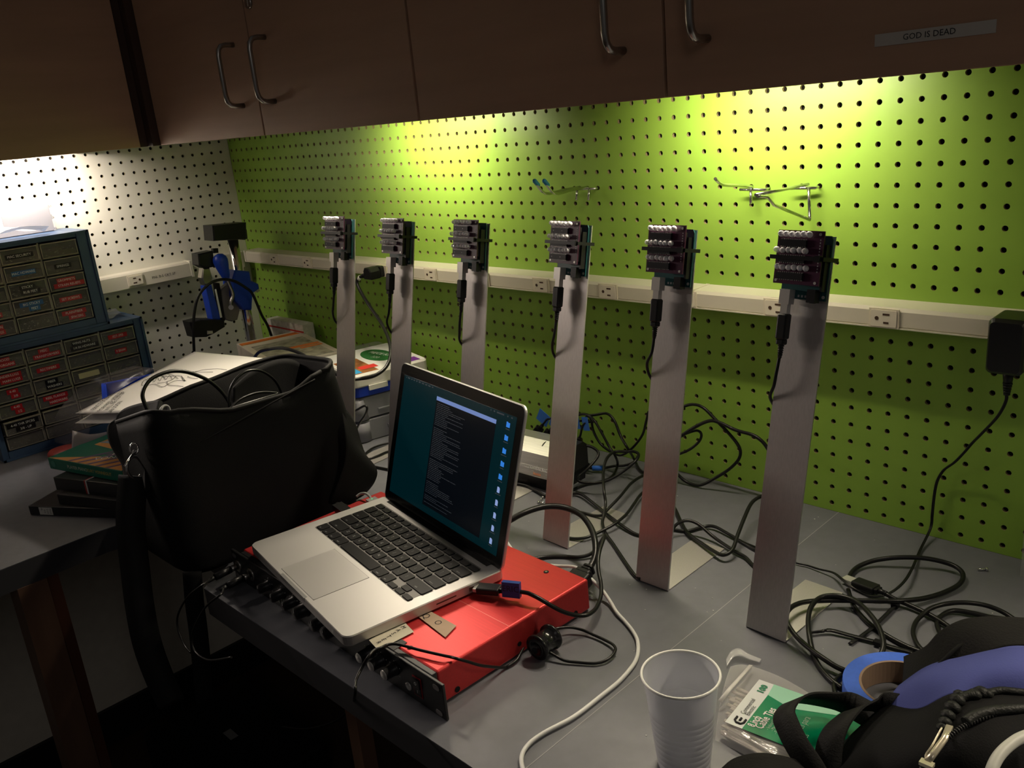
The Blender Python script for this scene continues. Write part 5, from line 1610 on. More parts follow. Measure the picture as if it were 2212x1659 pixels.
# laptop leads
c0 = PZ(1062, 1264, T + H + 0.010)
t = thing('usb_lead', 'black USB lead at the laptop\'s right side with blue tape reading ERIC', 'cable', c0)
pl0 = Matrix.Translation(LO) @ Matrix.Rotation(ya, 4, 'Z')
s0 = pl0 @ Vector((W_ + 0.0008, 0.172, 0.0072))
s1 = PZ(1083, 1275, T + H + 0.010)
d = (s1 - s0)
z = d.normalized()
x = Vector((-z.y, z.x, 0)).normalized()
M = basis(s0 - c0, x, z.cross(x), z)
L = d.length
MB().m(tin).box((-0.006, -0.0022, 0.0), (0.006, 0.0022, 0.006), M).m(blackp).prism(rrect(-0.0082, -0.0042, 0.0082, 0.0042, 0.002), 0.005, 0.034, M, 0.001).cyl(M @ Vector((0, 0, 0.034)), M @ Vector((0, 0, 0.043)), 0.0042, 0.0028, n=10).build('plug_grip', None, t)
e = s0 + z * 0.040
wp = [e] + [PZ(1105, 1276, T + H + 0.012), PZ(1135, 1280, T + H + 0.014)] + tr((1080, 1150), 5.026, [(330, 670, .058), (420, 715, .055), (540, 785, .048), (660, 850, .038), (760, 885, .030), (860, 903, .024), (950, 895, .022), (1030, 840, .020), (1080, 750, .020), (1100, 660, .022), (1095, 550, .026), (1070, 420, .032), (1065, 310, .038), (1085, 190, .044), (1130, 60, .048), (1135, 40, .045), (1090, 110, .030), (1040, 190, .012), (960, 245, .006), (850, 268, .004), (700, 262, .003), (520, 265, .003), (380, 285, .004), (290, 300, .004), (150, 300, .004)])
MB().m(cablem).tube([p - c0 for p in spline(wp, 6)], 0.0026, 10).build('cord', None, t)
a_, b_ = PZ(1086, 1270, T + H + 0.016) - c0, PZ(1124, 1274, T + H + 0.016) - c0
xx = (b_ - a_).normalized()
up = Vector((0.15, 0.2, 0.95))
zz = xx.cross(up).normalized()
up = zz.cross(xx).normalized()
if zz.y > 0:
    pass
mt = basis(a_, xx, up, xx.cross(up))
MB().m(mat('dark_blue_tape', (0.012, 0.045, 0.22), 0.5)).box((0, -0.010, -0.0035), ((b_ - a_).length, 0.009, 0.0035), mt).m(inkb).text('ERIC', 0.0105, mt @ basis(((b_ - a_).length / 2, 0.001, 0.0037), (1, 0, 0), (0, 1, 0))).build('tape_tag', None, t)

wp = [PZ(770, 1073, T + 0.05), PZ(778, 1067, T + 0.053), PZ(790, 1066, T + 0.056), PZ(799, 1073, T + 0.055), PZ(803, 1081, T + 0.0525)]
t = thing('charger_lead', 'light grey magnetic charger plug and lead at the left of the laptop', 'cable', wp[-1])
o_ = wp[-1]
gl = mat('light_grey_plastic', (0.40, 0.40, 0.40), 0.45)
MB().m(gl).tube([p - o_ for p in spline(wp, 5)], 0.0020, 8).build('cord', None, t)
MB().m(gl).box((-0.004, -0.008, -0.0035), (0.010, 0.008, 0.003), Matrix.Rotation(ya, 4, 'Z')).m(mat('green_led', (0.1, 0.8, 0.3), 0.3, emit=(0.1, 0.9, 0.3), es=0.6)).box((0.001, -0.001, 0.003), (0.003, 0.001, 0.0034), Matrix.Rotation(ya, 4, 'Z')).build('plug', None, t)
s0 = pl0 @ Vector((-0.0008, 0.150, 0.0075))
t = thing('usb_lead', 'black USB plug in the left side of the laptop beside the bag', 'cable', s0)
M = Matrix.Rotation(ya, 4, 'Z')
MB().m(blackp).box((-0.036, -0.008, -0.004), (-0.004, 0.008, 0.005), M).m(tin).box((-0.004, -0.006, -0.002), (0, 0.006, 0.002), M).build('plug_grip', None, t)
MB().m(cablem).tube(spline([M @ Vector((-0.034, 0, 0)), M @ Vector((-0.045, 0.004, 0.0)), M @ Vector((-0.055, 0.02, -0.012)), M @ Vector((-0.06, 0.05, -0.03))], 5), 0.0022, 8).build('cord', None, t)

# white charging cable round the right of the laptop
wp = [PZ(1093, 1130, T + .004), PZ(1088, 1148, T + .004), PZ(1096, 1172, T + .004), PZ(1112, 1194, T + .004)]
wp += tr((1080, 1150), 5.026, [(200, 250, .004), (330, 305, .004), (460, 345, .004), (620, 365, .006), (780, 372, .018), (850, 395, .024), (930, 450, .026), (1020, 535, .022), (1120, 640, .012), (1200, 755, .006), (1270, 870, .004), (1360, 970, .003), (1440, 1070, .003), (1490, 1170, .003), (1500, 1290, .003), (1470, 1400, .003), (1400, 1500, .003), (1290, 1620, .003)])
wp += [PZ(1300, 1502, T + .003), PZ(1240, 1548, T + .003), PZ(1175, 1583, T + .003), PZ(1140, 1610, T + .003), PZ(1126, 1640, T + .003), PZ(1135, 1680, T + .003)]
cable('white_cable', 'white cable curving round the right of the laptop to the table front', wp, 0.0023, whitec, n=10)

# thin cord with the small black barrel
wp = [PZ(610, 1570, T - .40), PZ(660, 1575, T - .32), PZ(720, 1560, T - .20), PZ(757, 1530, T - .10), PY(767, 1500, -0.72), PY(769, 1470, -0.715), PY(783, 1440, -0.70), PZ(795, 1420, T + .055), PZ(808, 1405, T + .056)]
wp += tr((740, 1330), 6.635, [(560, 455, .055), (640, 418, .053), (740, 405, .052), (860, 425, .051), (1100, 490, .050), (1400, 560, .050), (1550, 592, .048)]) + [PX(988, 1423, 1.4945), PX(1010, 1429, 1.4985), PX(1042, 1438, 1.5005)]
wp += tr((1080, 1150), 5.026, [(40, 1468, .004), (90, 1450, .003), (180, 1385, .004), (235, 1290, .006), (280, 1205, .008), (340, 1155, .010), (430, 1115, .012), (520, 1080, .012), (610, 1045, .010), (760, 1032, .008), (900, 1062, .006), (1020, 1115, .004), (1130, 1165, .004), (1230, 1222, .005), (1252, 1285, .005), (1180, 1372, .004), (1050, 1420, .003), (850, 1412, .003), (700, 1390, .004), (570, 1320, .008), (480, 1265, .012)])
cable('thin_cord', 'thin black cord running over the red unit and looping beside the barrel', wp, 0.0017, n=8)
a_, b_ = PZ(1161, 1399, T + 0.0160), PZ(1188, 1377, T + 0.0160)
z = (b_ - a_)
z.z = 0
L = 0.030
z.normalize()
a_ = a_ - z * 0.002
x = Vector((0, 0, 1))
M = basis((0, 0, 0), x, z.cross(x), z)
t = thing('cord_barrel', 'small black flanged barrel on the worktop in front of the red unit', 'cable clip', a_)
R1, R2 = 0.0155, 0.0125
MB().m(mat('glossy_black', (0.01, 0.01, 0.011), 0.2)).lathe([(0.0003, 0.003), (0.007, 0.003), (0.0075, 0.0), (R1 - 0.001, 0.0), (R1, 0.001), (R1, 0.004), (R2, 0.005), (R2, L - 0.005), (R1, L - 0.004), (R1, L - 0.001), (R1 - 0.001, L), (0.0003, L)], M, 28).build('barrel', None, t)

# jack plugs on the left of the audio unit
for k, (u, v, pts, lab) in enumerate(((478, 1238, [(440, 1262), (405, 1290), (384, 1330), (386, 1365), (400, 1395), (412, 1410)], 'jack plug and cord farthest left on the audio unit front'), (508, 1262, [(478, 1283), (450, 1305), (432, 1330), (415, 1370), (420, 1405), (450, 1426), (500, 1420)], 'jack plug and cord second from the left on the audio unit front'))):
    x = (MI @ PY(u, v, -0.678)).x
    p0 = MI.inverted() @ Vector((x, -0.002, 0.023))
    t = thing('audio_plug', lab, 'plug', p0)
    MB().m(steel).cyl((0, 0, 0), (0, -0.010, 0), 0.0045, n=12).m(blackp).cyl((0, -0.010, 0), (0, -0.034, -0.001), 0.0052, n=14).cyl((0, -0.034, -0.001), (0, -0.045, -0.003), 0.0035, 0.0022, n=10).build('plug_body', None, t)
    wp = [Vector((0, -0.040, -0.002))] + [PY(a, b2, -0.735 - 0.004 * j) - p0 for j, (a, b2) in enumerate(pts)]
    MB().m(cablem).tube(spline(wp, 6), 0.0014, 8).build('cord', None, t)

# ================================================================ cables at right (big tangle)
Z7 = ((1660, 1160), 4.007)
cable('usb_cable', 'thick black cable in the large double loop in front of the sixth stand\'s foot', tr(*Z7, [(690, 370, .004), (720, 310, .004), (780, 255, .005), (900, 208, .008), (1050, 183, .012), (1200, 176, .014), (1350, 184, .014), (1500, 213, .012), (1630, 262, .010), (1685, 330, .008), (1650, 410, .006), (1520, 480, .005), (1350, 530, .006), (1150, 552, .009), (950, 553, .010), (700, 550, .009), (500, 550, .010), (320, 562, .012), (210, 600, .014), (155, 670, .014), (170, 760, .012), (240, 860, .010), (350, 960, .010), (480, 1055, .010), (600, 1130, .008), (720, 1172, .006), (820, 1155, .004), (920, 1085, .006), (980, 1005, .010), (995, 910, .014), (955, 780, .017), (880, 670, .018), (780, 572, .016), (660, 520, .015), (540, 507, .015), (440, 530, .014), (372, 600, .014), (345, 700, .012), (350, 830, .010), (382, 990, .005), (440, 1120, .003), (540, 1235, .003), (640, 1310, .003)]), 0.0030, n=10)
cable('usb_cable', 'black cable running diagonally from the sixth stand\'s foot to the backpack', tr(*Z7, [(690, 455, .003), (735, 590, .003), (845, 725, .003), (960, 812, .003), (1100, 897, .003), (1250, 968, .004), (1400, 1015, .006)]), 0.0028)
q = tr(*Z7, [(655, 355, .006), (745, 372, .008), (935, 458, .010), (1010, 490, .010)])
t = thing('usb_cable', 'black cable ending in a bare silver USB plug at the sixth stand\'s foot', 'cable', q[0])
d = q[2] - q[0]
z = d.normalized()
x = Vector((-z.y, z.x, 0)).normalized()
M = basis((0, 0, 0), x, z.cross(x), z)
L = d.length
l1 = 0.016
MB().m(tin).box((-0.006, -0.0022, 0), (0.006, 0.0022, l1), M).build('plug_shell', None, t)
MB().m(blackp).prism(rrect(-0.0085, -0.0045, 0.0085, 0.0045, 0.002), l1, L, M, 0.001).prism(rrect(-0.006, -0.0035, 0.006, 0.0035, 0.0015), L, L + 0.004, M, 0.0005).cyl(M @ Vector((0, 0, L)), M @ Vector((0, 0, L + 0.014)), 0.0038, 0.0028, n=10).build('plug_grip', None, t)
wp = [q[2] + z * 0.008] + tr(*Z7, [(1030, 500, .010), (1100, 540, .008), (1220, 590, .006), (1390, 670, .005), (1500, 735, .005), (1590, 800, .005), (1650, 870, .006), (1720, 960, .008)])
MB().m(cablem).tube([p - q[0] for p in spline(wp, 6)], 0.0028, 10).build('cord', None, t)
cable('usb_cable', 'black cable making the inner curve left of the backpack', tr(*Z7, [(1400, 1020, .004), (1340, 985, .004), (1285, 925, .004), (1252, 830, .004), (1272, 745, .005), (1325, 680, .007), (1400, 620, .010), (1530, 580, .012), (1700, 568, .014), (1880, 592, .012), (2030, 650, .010), (2150, 725, .008), (2300, 800, .006)]), 0.0027)
cable('usb_cable', 'black cable making the lower curve behind the backpack at the right edge', tr(*Z7, [(1520, 880, .003), (1470, 800, .003), (1462, 740, .003), (1500, 680, .004), (1600, 638, .005), (1750, 655, .005), (1900, 690, .004), (2060, 712, .003), (2300, 745, .003)]), 0.0028)
cable('usb_cable', 'short black cable curving round the left of the blue tape roll', tr(*Z7, [(780, 1160, .003), (700, 1175, .003), (620, 1205, .003), (570, 1270, .003), (580, 1350, .003), (630, 1420, .003)]), 0.0026)
for pts, hd, lab in (([(1100, 590, .004), (1000, 690, .004), (900, 785, .003), (800, 860, .002), (705, 925, .002)], (1098, 588), 'black cable tie with its tail pointing down left in the tangle'), ([(360, 828, .004), (450, 818, .004), (540, 808, .005), (700, 850, .004), (940, 912, .003), (1080, 955, .003), (1250, 1000, .003)], (945, 915), 'black cable tie lying nearly level above the blue tape roll')):
    P = tr(*Z7, pts)
    t = thing('cable_tie', lab, 'cable tie', P[0])
    MB().m(blackp).ribbon([p - P[0] for p in spline(P, 4)], 0.0046, 0.0013, (0.7, 0.7, 0.1)).build('strap', None, t)
    hp = tr(*Z7, [(hd[0], hd[1], .0045)])[0] - P[0]
    MB().m(blackp).bx(hp, (0.008, 0.007, 0.005)).build('head', None, t)

# ================================================================ cup, cable-tie bag, tape roll
cupm = mat('translucent_cup', (0.66, 0.67, 0.72), 0.34, alpha=0.60, spec=0.6)
c0 = Vector((1.737, -0.566, T + 0.0005))
t = thing('plastic_cup', 'frosted translucent plastic cup at the table front', 'cup', c0)
prof = [(0.0006, 0.004), (0.0205, 0.004), (0.0225, 0.0005), (0.0240, 0.0008)]
for k in range(14):
    z = 0.004 + k * 0.0064
    r = 0.0245 + (0.0345 - 0.0245) * z / 0.10
    prof += [(r, z), (r + 0.0003, z + 0.0058), (r - 0.0003 + 0.0006, z + 0.0062)] if k < 9 else [(r, z)]
prof += [(0.0345, 0.0985)]
MB().m(cupm).lathe(prof, None, 48).lathe([(r - 0.0008, z + 0.0006) for r, z in prof[1:]], None, 48).build('cup_wall', None, t)
tor = []
for k in range(49):
    a = 2 * PI * k / 48
    tor.append(Vector((0.0355 * math.cos(a), 0.0355 * math.sin(a), 0.0995)))
MB().m(mat('cup_rim', (0.72, 0.72, 0.68), 0.35)).tube(tor, 0.0013, 8, caps=False).build('rim', None, t)

hz = 0.008
G = [[(1578, 1440, 0.002), (1610, 1437, 0.004), (1680, 1462, .005), (1760, 1505, .005), (1840, 1560, .004)],
     [(1566, 1475, 0.004), (1600, 1478, 0.012), (1665, 1505, .014), (1745, 1550, .014), (1825, 1600, .010)],
     [(1555, 1520, 0.004), (1585, 1525, 0.015), (1645, 1550, .016), (1725, 1600, .015), (1800, 1650, .010)],
     [(1548, 1565, 0.004), (1570, 1580, 0.011), (1625, 1610, .012), (1690, 1650, .012), (1760, 1690, .008)],
     [(1545, 1598, 0.002), (1565, 1606, 0.004), (1615, 1635, .004), (1680, 1672, .004), (1740, 1710, .003)]]
gp = [[PZ(u, v, T + z) for u, v, z in r] for r in G]
o0 = PZ(1640, 1560, T)
t = thing('cable_tie_bag', 'clear bag of 8 inch cable ties with a green and white label beside the cup', 'bag', o0)
rn = random.Random(11)
for r in gp:
    for p in r:
        p.z += rn.uniform(-0.0012, 0.0018)
MB().m(mat('clear_tie_bag', (0.85, 0.83, 0.80), 0.10, alpha=0.26, spec=1.0, bump=1.0, bscale=90)).patch(shift(gp, o0), 6, 6).build('bag_film', None, t)
MB().m(mat('bag_seal', (0.8, 0.78, 0.74), 0.25, alpha=0.7)).ribbon([PZ(u, v, T + z) - o0 for u, v, z in ((1622, 1437, .008), (1600, 1462, .014), (1575, 1490, .014), (1555, 1515, .009))], 0.004, 0.0008, (1, 1, 0)).build('seal_strip', None, t)
MB().m(mat('clear_tab', (0.8, 0.8, 0.8), 0.15, alpha=0.3, spec=1.0)).patch([[PZ(u, v, T + z) - o0 for u, v, z in r] for r in ([(1568, 1425, .003), (1580, 1406, .006), (1598, 1401, .008), (1616, 1412, .006), (1645, 1424, .003)], [(1570, 1440, .003), (1585, 1420, .006), (1602, 1417, .007), (1618, 1424, .005), (1640, 1431, .003)])], 5, 3, 0.0003).build('hang_tab', None, t)
b = MB().m(mat('nylon_ties', (0.42, 0.38, 0.34), 0.4))
for k in range(26):
    f = rn.uniform(0.02, 0.98)
    a_ = PZ(1585 + (1562 - 1585) * f + rn.uniform(-6, 12), 1478 + (1585 - 1478) * f, T + rn.uniform(.002, .009))
    c_ = PZ(1790 + (1700 - 1790) * f + rn.uniform(-10, 10), 1560 + (1668 - 1560) * f, T + rn.uniform(.002, .009))
    b.ribbon([a_ - o0, (a_.lerp(c_, 0.5)) - o0 + Vector((0, 0, rn.uniform(-.001, .002))), c_ - o0], 0.0035, 0.0011, (1, 1, 0))
k = b.build('cable_ties', None, t)
k['kind'] = 'stuff'
# printed label on top
zl = T + 0.0165
LA, LB_, LD = PZ(1566, 1560, zl), PZ(1640, 1468, zl), PZ(1752, 1650, zl)
eu = (LB_ - LA)
ev = (LD - LA)
ev = ev - eu * (ev.dot(eu) / eu.dot(eu))
LU, LV_ = eu.length, ev.length
ML2 = basis(LA - o0, eu, -ev)   # x along the reading direction, y opposite to the long axis


def lq(b, x0, x1, y0, y1, z, m_):
    b.m(m_).box((x0, -y1, z), (x1, -y0, z + 0.0003), ML2)


lb = MB()
lwhite = mat('label_white', (0.66, 0.67, 0.68), 0.25)
lgreen = mat('label_green', (0.0, 0.20, 0.085), 0.25, var=0.12, vscale=60)
lmint = mat('label_mint', (0.33, 0.62, 0.46), 0.25)
lq(lb, 0, LU, 0, LV_ * 0.22, 0, lwhite)
lq(lb, 0, LU, LV_ * 0.20, LV_ * 1.5, 0.0001, lgreen)
lb.m(lmint).prism([(LU * 0.76, -LV_ * 0.20), (LU, -LV_ * 0.18), (LU, -LV_ * 1.0), (LU * 0.84, -LV_ * 0.95), (LU * 0.66, -LV_ * 0.5)], 0.0002, 0.0006, ML2)
lb.m(inkb).text('Commercial', LU * 0.085, ML2 @ basis((LU * 0.42, -LV_ * 0.10, 0.0008), (1, 0, 0), (0, 1, 0)), sx=0.8).text('Electric', LU * 0.085, ML2 @ basis((LU * 0.36, -LV_ * 0.155, 0.0008), (1, 0, 0), (0, 1, 0)), sx=0.8)
# the rounded monogram
cxm, cym = LU * 0.12, -LV_ * 0.125
b_pts = [(cxm + LU * 0.05, cym + LV_ * 0.05), (cxm - LU * 0.02, cym + LV_ * 0.05), (cxm - LU * 0.055, cym + LV_ * 0.02), (cxm - LU * 0.055, cym - LV_ * 0.03), (cxm - LU * 0.02, cym - LV_ * 0.052), (cxm + LU * 0.05, cym - LV_ * 0.052)]
for pts in (b_pts, [(cxm + LU * 0.05, cym), (cxm - LU * 0.005, cym)]):
    lb.tube([ML2 @ Vector((p[0], p[1], 0.0006)) for p in pts], 0.0012, 6)
lb.m(mat('green_print', (0.0, 0.18, 0.08), 0.4)).text('100', LU * 0.12, ML2 @ basis((LU * 0.83, -LV_ * 0.11, 0.0008), (1, 0, 0), (0, 1, 0)), bold=0.0004)
lb.m(inkw).text('8 inch', LU * 0.135, ML2 @ basis((LU * 0.20, -LV_ * 0.265, 0.0008), (1, 0, 0), (0, 1, 0)), bold=0.0002, sx=0.66).text('Cable Ties', LU * 0.155, ML2 @ basis((LU * 0.33, -LV_ * 0.345, 0.0008), (1, 0, 0), (0, 1, 0)), bold=0.0002, sx=0.66)
lb.m(mat('pale_green_print', (0.25, 0.45, 0.32), 0.4))
for k, s_ in enumerate(('Indoor/Outdoor Use', 'Meets Military Specs', 'Flexible Nylon Material')):
    lb.text('- ' + s_, LU * 0.066, ML2 @ basis((LU * 0.36, -LV_ * (0.43 + k * 0.048), 0.0008), (1, 0, 0), (0, 1, 0)), sx=0.72)
lb.text('20.32 cm', LU * 0.125, ML2 @ basis((LU * 0.27, -LV_ * 0.62, 0.0008), (1, 0, 0), (0, 1, 0)), sx=0.75).text('Amarres para', LU * 0.125, ML2 @ basis((LU * 0.38, -LV_ * 0.71, 0.0008), (1, 0, 0), (0, 1, 0)), sx=0.7).text('Cables', LU * 0.125, ML2 @ basis((LU * 0.20, -LV_ * 0.80, 0.0008), (1, 0, 0), (0, 1, 0)), sx=0.7)
lb.build('printed_label', None, t)

t = thing('tape_roll', 'roll of blue painter\'s tape lying left of the backpack', 'tape roll', (1.860, -0.366, T + 0.0005))
MB().m(mat('tape_blue', (0.045, 0.13, 0.62), 0.5, var=0.06, vscale=300)).lathe([(0.0405, 0), (0.0555, 0), (0.056, 0.0008), (0.056, 0.0242), (0.0555, 0.025), (0.0405, 0.025)], None, 56, False).build('tape', None, t)
MB().m(mat('tape_core', (0.24, 0.16, 0.11), 0.7)).lathe([(0.038, 0.0002), (0.0404, 0.0002), (0.0404, 0.0252), (0.038, 0.0252), (0.038, 0.0002)], None, 56, False).build('core', None, t)

# screws, acrylic piece
for p, r, lab in ((PZ(2112, 1230, T + .002), 0.6, 'small silver screw on the worktop near the right edge'), (PZ(1168, 1080, T + .002), 2.0, 'small silver screw nearest the fourth stand, left of the two'), (PZ(1176, 1086, T + .002), 3.6, 'small silver screw nearest the fourth stand, right of the two')):
    t = thing('screw', lab, 'screw', p, r)
    MB().m(chrome).cyl((0, 0, 0), (0.009, 0, 0), 0.0013, n=8).build('shank', None, t)
    MB().m(chrome).cyl((0.009, 0, 0), (0.0115, 0, 0.0002), 0.0028, 0.0022, n=10).build('head', None, t)
p = PZ(2203, 1245, T)
MBx = MB().m(mat('clear_acrylic', (0.55, 0.58, 0.52), 0.08, alpha=0.25, spec=1.0)).box((p.x, p.y, T + 0.0005), (p.x + 0.12, p.y + 0.004, T + 0.075))
tag(MBx.build('acrylic_panel'), 'clear acrylic panel standing at the right edge near the pegboard', 'panel')
rn = random.Random(2)
b = MB().m(mat('dust_specks', (0.5, 0.5, 0.48), 0.7))
for k in range(70):
    x, y = rn.uniform(1.25, 1.95), rn.uniform(-0.6, -0.03)
    b.bx((x, y, T + 0.0003), (rn.uniform(.0005, .0016), rn.uniform(.0005, .0014), 0.0005))
k = b.build('dust_specks', None, d2)
k['kind'] = 'stuff'

# ================================================================ backpack, bottom right
pb = mat('backpack_black', (0.009, 0.009, 0.0095), 0.8, spec=0.15, bump=0.3, bscale=700)
pp = mat('backpack_purple', (0.072, 0.085, 0.285), 0.8, spec=0.2, bump=0.15, bscale=700)
pm = mat('backpack_mesh', (0.014, 0.0135, 0.013), 0.8, spec=0.15, bump=0.6, bscale=500)
o0 = PZ(2050, 1600, T)
t = thing('backpack', 'black backpack with a purple-blue band and webbing straps at the right', 'backpack', o0)
R0 = [(1948, 1488, .050), (2010, 1446, .078), (2080, 1428, .098), (2150, 1412, .110), (2200, 1404, .118), (2280, 1410, .118)]
R1_ = [(1932, 1508, .056), (1995, 1482, .088), (2070, 1462, .108), (2140, 1450, .118), (2200, 1448, .122), (2280, 1455, .122)]
R2_ = [(1918, 1526, .054), (1988, 1538, .076), (2055, 1508, .102), (2125, 1494, .108), (2200, 1498, .110), (2280, 1505, .110)]
R3_ = [(1870, 1570, .045), (1960, 1580, .075), (2050, 1560, .100), (2120, 1545, .108), (2200, 1545, .108), (2280, 1550, .108)]
R4_ = [(1815, 1625, .030), (1930, 1640, .065), (2040, 1630, .090), (2120, 1615, .098), (2200, 1610, .098), (2280, 1610, .098)]
R5_ = [(1770, 1690, .012), (1900, 1710, .040), (2030, 1710, .060), (2130, 1710, .072), (2200, 1700, .075), (2280, 1690, .075)]


def PG(rows_):
    return [[PZ(u, v, T + z) - o0 for u, v, z in r] for r in rows_]


g = PG([R0, R1_, R2_])
MB().m(pp).patch(g, 6, 6, 0.004).build('purple_panel', None, t)
g = PG([R2_, R3_, R4_, R5_])
MB().m(pb).patch(g, 6, 6, 0.004).build('front_panel', None, t)
# filled volume under the panels
vb = MB().m(pb)
gg = PG([R0, R1_, R2_, R3_, R4_, R5_])
rowsS = [spline(r, 4) for r in gg]
colsS = [spline([r[i] for r in rowsS], 4) for i in range(len(rowsS[0]))]
zt_off = T + 0.002 - o0.z
cen = Vector((sum(c[0].x for c in colsS) / len(colsS), 0, 0))
top = [[vb.bm.verts.new(p - Vector((0, 0, 0.0055))) for p in c] for c in colsS]
bot = [[vb.bm.verts.new((p.x, p.y, zt_off)) for p in c] for c in colsS]
a, b2 = len(top), len(top[0])
for i in range(a - 1):
    for j in range(b2 - 1):
        vb._f((top[i][j], top[i + 1][j], top[i + 1][j + 1], top[i][j + 1]), True)
for i in range(a - 1):
    vb._f((top[i][0], bot[i][0], bot[i + 1][0], top[i + 1][0]))
    vb._f((top[i][-1], top[i + 1][-1], bot[i + 1][-1], bot[i][-1]))
for j in range(b2 - 1):
    vb._f((top[0][j], top[0][j + 1], bot[0][j + 1], bot[0][j]))
    vb._f((top[-1][j], bot[-1][j], bot[-1][j + 1], top[-1][j + 1]))
vb.build('back_panel', None, t)
# mesh shoulder strap folded behind the purple band
g = PG([[(1968, 1428, .045), (2015, 1405, .078), (2045, 1372, .098), (2090, 1350, .110), (2150, 1345, .115), (2240, 1350, .115)], [(1968, 1450, .046), (2020, 1430, .078), (2060, 1400, .096), (2110, 1378, .108), (2170, 1370, .112), (2240, 1375, .112)], [(1966, 1490, .044), (2005, 1462, .070), (2070, 1436, .088), (2130, 1418, .100), (2180, 1406, .106), (2240, 1405, .106)]])
MB().m(pm).patch(g, 6, 6, 0.008).build('mesh_strap', None, t)
MB().m(piping).tube(spline([PZ(u, v, T + z) - o0 for u, v, z in ((1990, 1482, .058), (2010, 1455, .078), (2040, 1425, .093), (2070, 1398, .103), (2110, 1378, .110), (2160, 1366, .114), (2240, 1362, .116))], 5), 0.002, 8).build('strap_binding', None, t)
MB().m(pm).patch(PG([[(1969, 1428, .040), (1995, 1417, .052), (2018, 1404, .066)], [(1967, 1458, .018), (1998, 1450, .030), (2022, 1438, .045)], [(1966, 1490, .006), (1998, 1484, .018), (2025, 1474, .032)]]), 5, 5, 0.004).build('strap_tongue', None, t)
web = mat('backpack_webbing', (0.010, 0.0098, 0.0095), 0.65, spec=0.2, bump=0.5, bscale=600)
A1 = [(1778, 1700, .012), (1752, 1655, .024), (1722, 1610, .034), (1700, 1565, .042), (1694, 1540, .045), (1712, 1516, .046), (1742, 1508, .044), (1790, 1512, .040), (1835, 1522, .038), (1880, 1545, .040), (1920, 1560, .045)]
MB().m(web).ribbon([PZ(u, v, T + z) - o0 for u, v, z in A1][0:1] + spline([PZ(u, v, T + z) - o0 for u, v, z in A1], 5)[1:], 0.024, 0.0018, (0.75, 0.25, 0.6)).build('webbing_loop', None, t)
A2 = [(1792, 1700, .012), (1788, 1650, .030), (1795, 1600, .045), (1815, 1562, .054), (1850, 1532, .058), (1900, 1522, .058), (1950, 1530, .060)]
MB().m(web).ribbon(spline([PZ(u, v, T + z) - o0 for u, v, z in A2], 5), 0.024, 0.0018, (0.75, 0.35, 0.55)).build('webbing_loop', None, t)
g = PG([[(1560, 1668, .006), (1590, 1645, .012), (1640, 1634, .020), (1690, 1640, .022), (1740, 1655, .018)], [(1560, 1700, .004), (1600, 1690, .014), (1650, 1685, .022), (1700, 1690, .022), (1750, 1700, .016)]])
MB().m(pm).patch(g, 5, 5, 0.004).build('strap_pad', None, t)
# zip pull, knots and cord
cordm = mat('braided_cord', (0.010, 0.011, 0.010), 0.55, spec=0.3, bump=1.0, bscale=300)
kn = MB().m(cordm)
for u, v, z, r in ((2048, 1545, .108, .0055), (2058, 1528, .110, .0062), (2068, 1512, .112, .0060), (2072, 1500, .112, .0045), (2105, 1500, .114, .0055), (2120, 1496, .114, .0062), (2132, 1499, .114, .0050), (2042, 1560, .106, .0050), (2036, 1572, .104, .0046)):
    c = PZ(u, v, T + z) - o0
    kn.sphere(c, r, n=10, sc_=(1.1, 0.9, 0.8))
kn.tube(spline([PZ(u, v, T + z) - o0 for u, v, z in ((2132, 1498, .114), (2160, 1492, .115), (2190, 1494, .115), (2240, 1500, .114))], 4), 0.0032, 8)
kn.tube(spline([PZ(u, v, T + z) - o0 for u, v, z in ((2068, 1512, .112), (2088, 1503, .114), (2105, 1500, .115))], 4), 0.0034, 8)
kn.tube(spline([PZ(u, v, T + z) - o0 for u, v, z in ((2085, 1560, .112), (2110, 1545, .114), (2150, 1535, .114), (2240, 1530, .112))], 4), 0.0042, 8)
kn.build('pull_cord', None, t)
zp = mat('pull_brass', (0.66, 0.60, 0.46), 0.25, 0.6)
P = [PZ(u, v, T + z) - o0 for u, v, z in ((2052, 1568, .109), (2040, 1596, .106), (2018, 1626, .100), (2004, 1645, .096))]
MB().m(zp).ribbon(P, 0.0050, 0.0018, (0.7, 0.5, 0.2)).build('zip_pull', None, t)
P = [PZ(u, v, T + z) - o0 for u, v, z in ((2036, 1570, .106), (2024, 1592, .103), (2012, 1614, .100), (2000, 1632, .096), (2002, 1650, .095))]
MB().m(zp).tube(spline(P, 3), 0.0010, 6).bx(P[-1], (0.010, 0.006, 0.003)).build('zip_slider', None, t)
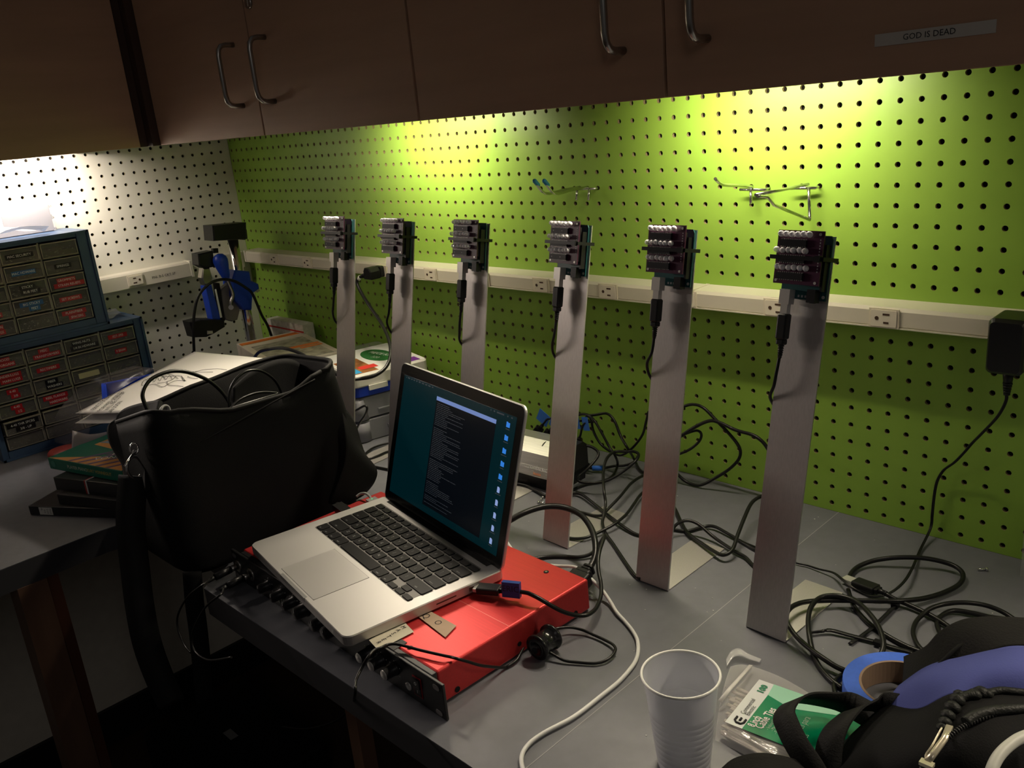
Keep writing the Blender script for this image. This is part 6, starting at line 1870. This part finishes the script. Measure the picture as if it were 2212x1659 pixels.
P = spline([PZ(u, v, T + z) - o0 for u, v, z in ((1990, 1662, .088), (2040, 1600, .104), (2100, 1560, .112), (2180, 1535, .112), (2260, 1525, .112))], 24)
b = MB().m(mat('zip_black', (0.02, 0.02, 0.02), 0.3))
for p, q in zip(P[::2], P[2::2]):
    b.cyl(p, p.lerp(q, 0.55), 0.0022, n=6)
k = b.build('zip_teeth', None, t)
k['kind'] = 'stuff'
cable('grey_cable', 'thick pale grey cable lying over the backpack in the bottom right corner', [PZ(u, v, T + z) for u, v, z in ((2135, 1700, .112), (2142, 1664, .118), (2158, 1632, .122), (2185, 1606, .124), (2215, 1590, .124), (2270, 1575, .120))], 0.0042, mat('pale_grey_rubber', (0.42, 0.42, 0.38), 0.5), n=12)

# ================================================================ under the table
t = thing('stool', 'dark stool with a black post and braces in the shade under the worktop', 'stool', (0.93, -0.33, 0))
sb = mat('stool_black', (0.006, 0.006, 0.007), 0.35)
MB().m(sb).cyl((0, 0, 0.03), (0, 0, 0.52), 0.022, n=16).build('post', None, t)
MB().m(mat('stool_seat', (0.02, 0.018, 0.016), 0.5)).lathe([(0.0005, 0.52), (0.15, 0.52), (0.165, 0.53), (0.165, 0.555), (0.15, 0.57), (0.0005, 0.572)], None, 32).build('seat', None, t)
for k in range(5):
    a = 2 * PI * k / 5 + 0.3
    MB().m(sb).tube([(0, 0, 0.05), (0.12 * math.cos(a), 0.12 * math.sin(a), 0.045), (0.24 * math.cos(a), 0.24 * math.sin(a), 0.03)], [0.02, 0.016, 0.012], 10).sphere((0.24 * math.cos(a), 0.24 * math.sin(a), 0.02), 0.02, n=12).build('leg', None, t)
p = PZ(375, 1585, 0.3)
t = thing('dark_bag', 'black case on the floor under the corner worktop with a small pale sticker', 'case', (0.35, -0.45, 0.001))
MB().m(blackm).rbox((-0.20, -0.14, 0), (0.20, 0.14, 0.10), 0.02).build('body', None, t)
MB().m(mat('sticker_dim', (0.3, 0.3, 0.3), 0.5)).box((-0.03, -0.01, 0.1001), (0.01, 0.01, 0.1006)).build('sticker', None, t)
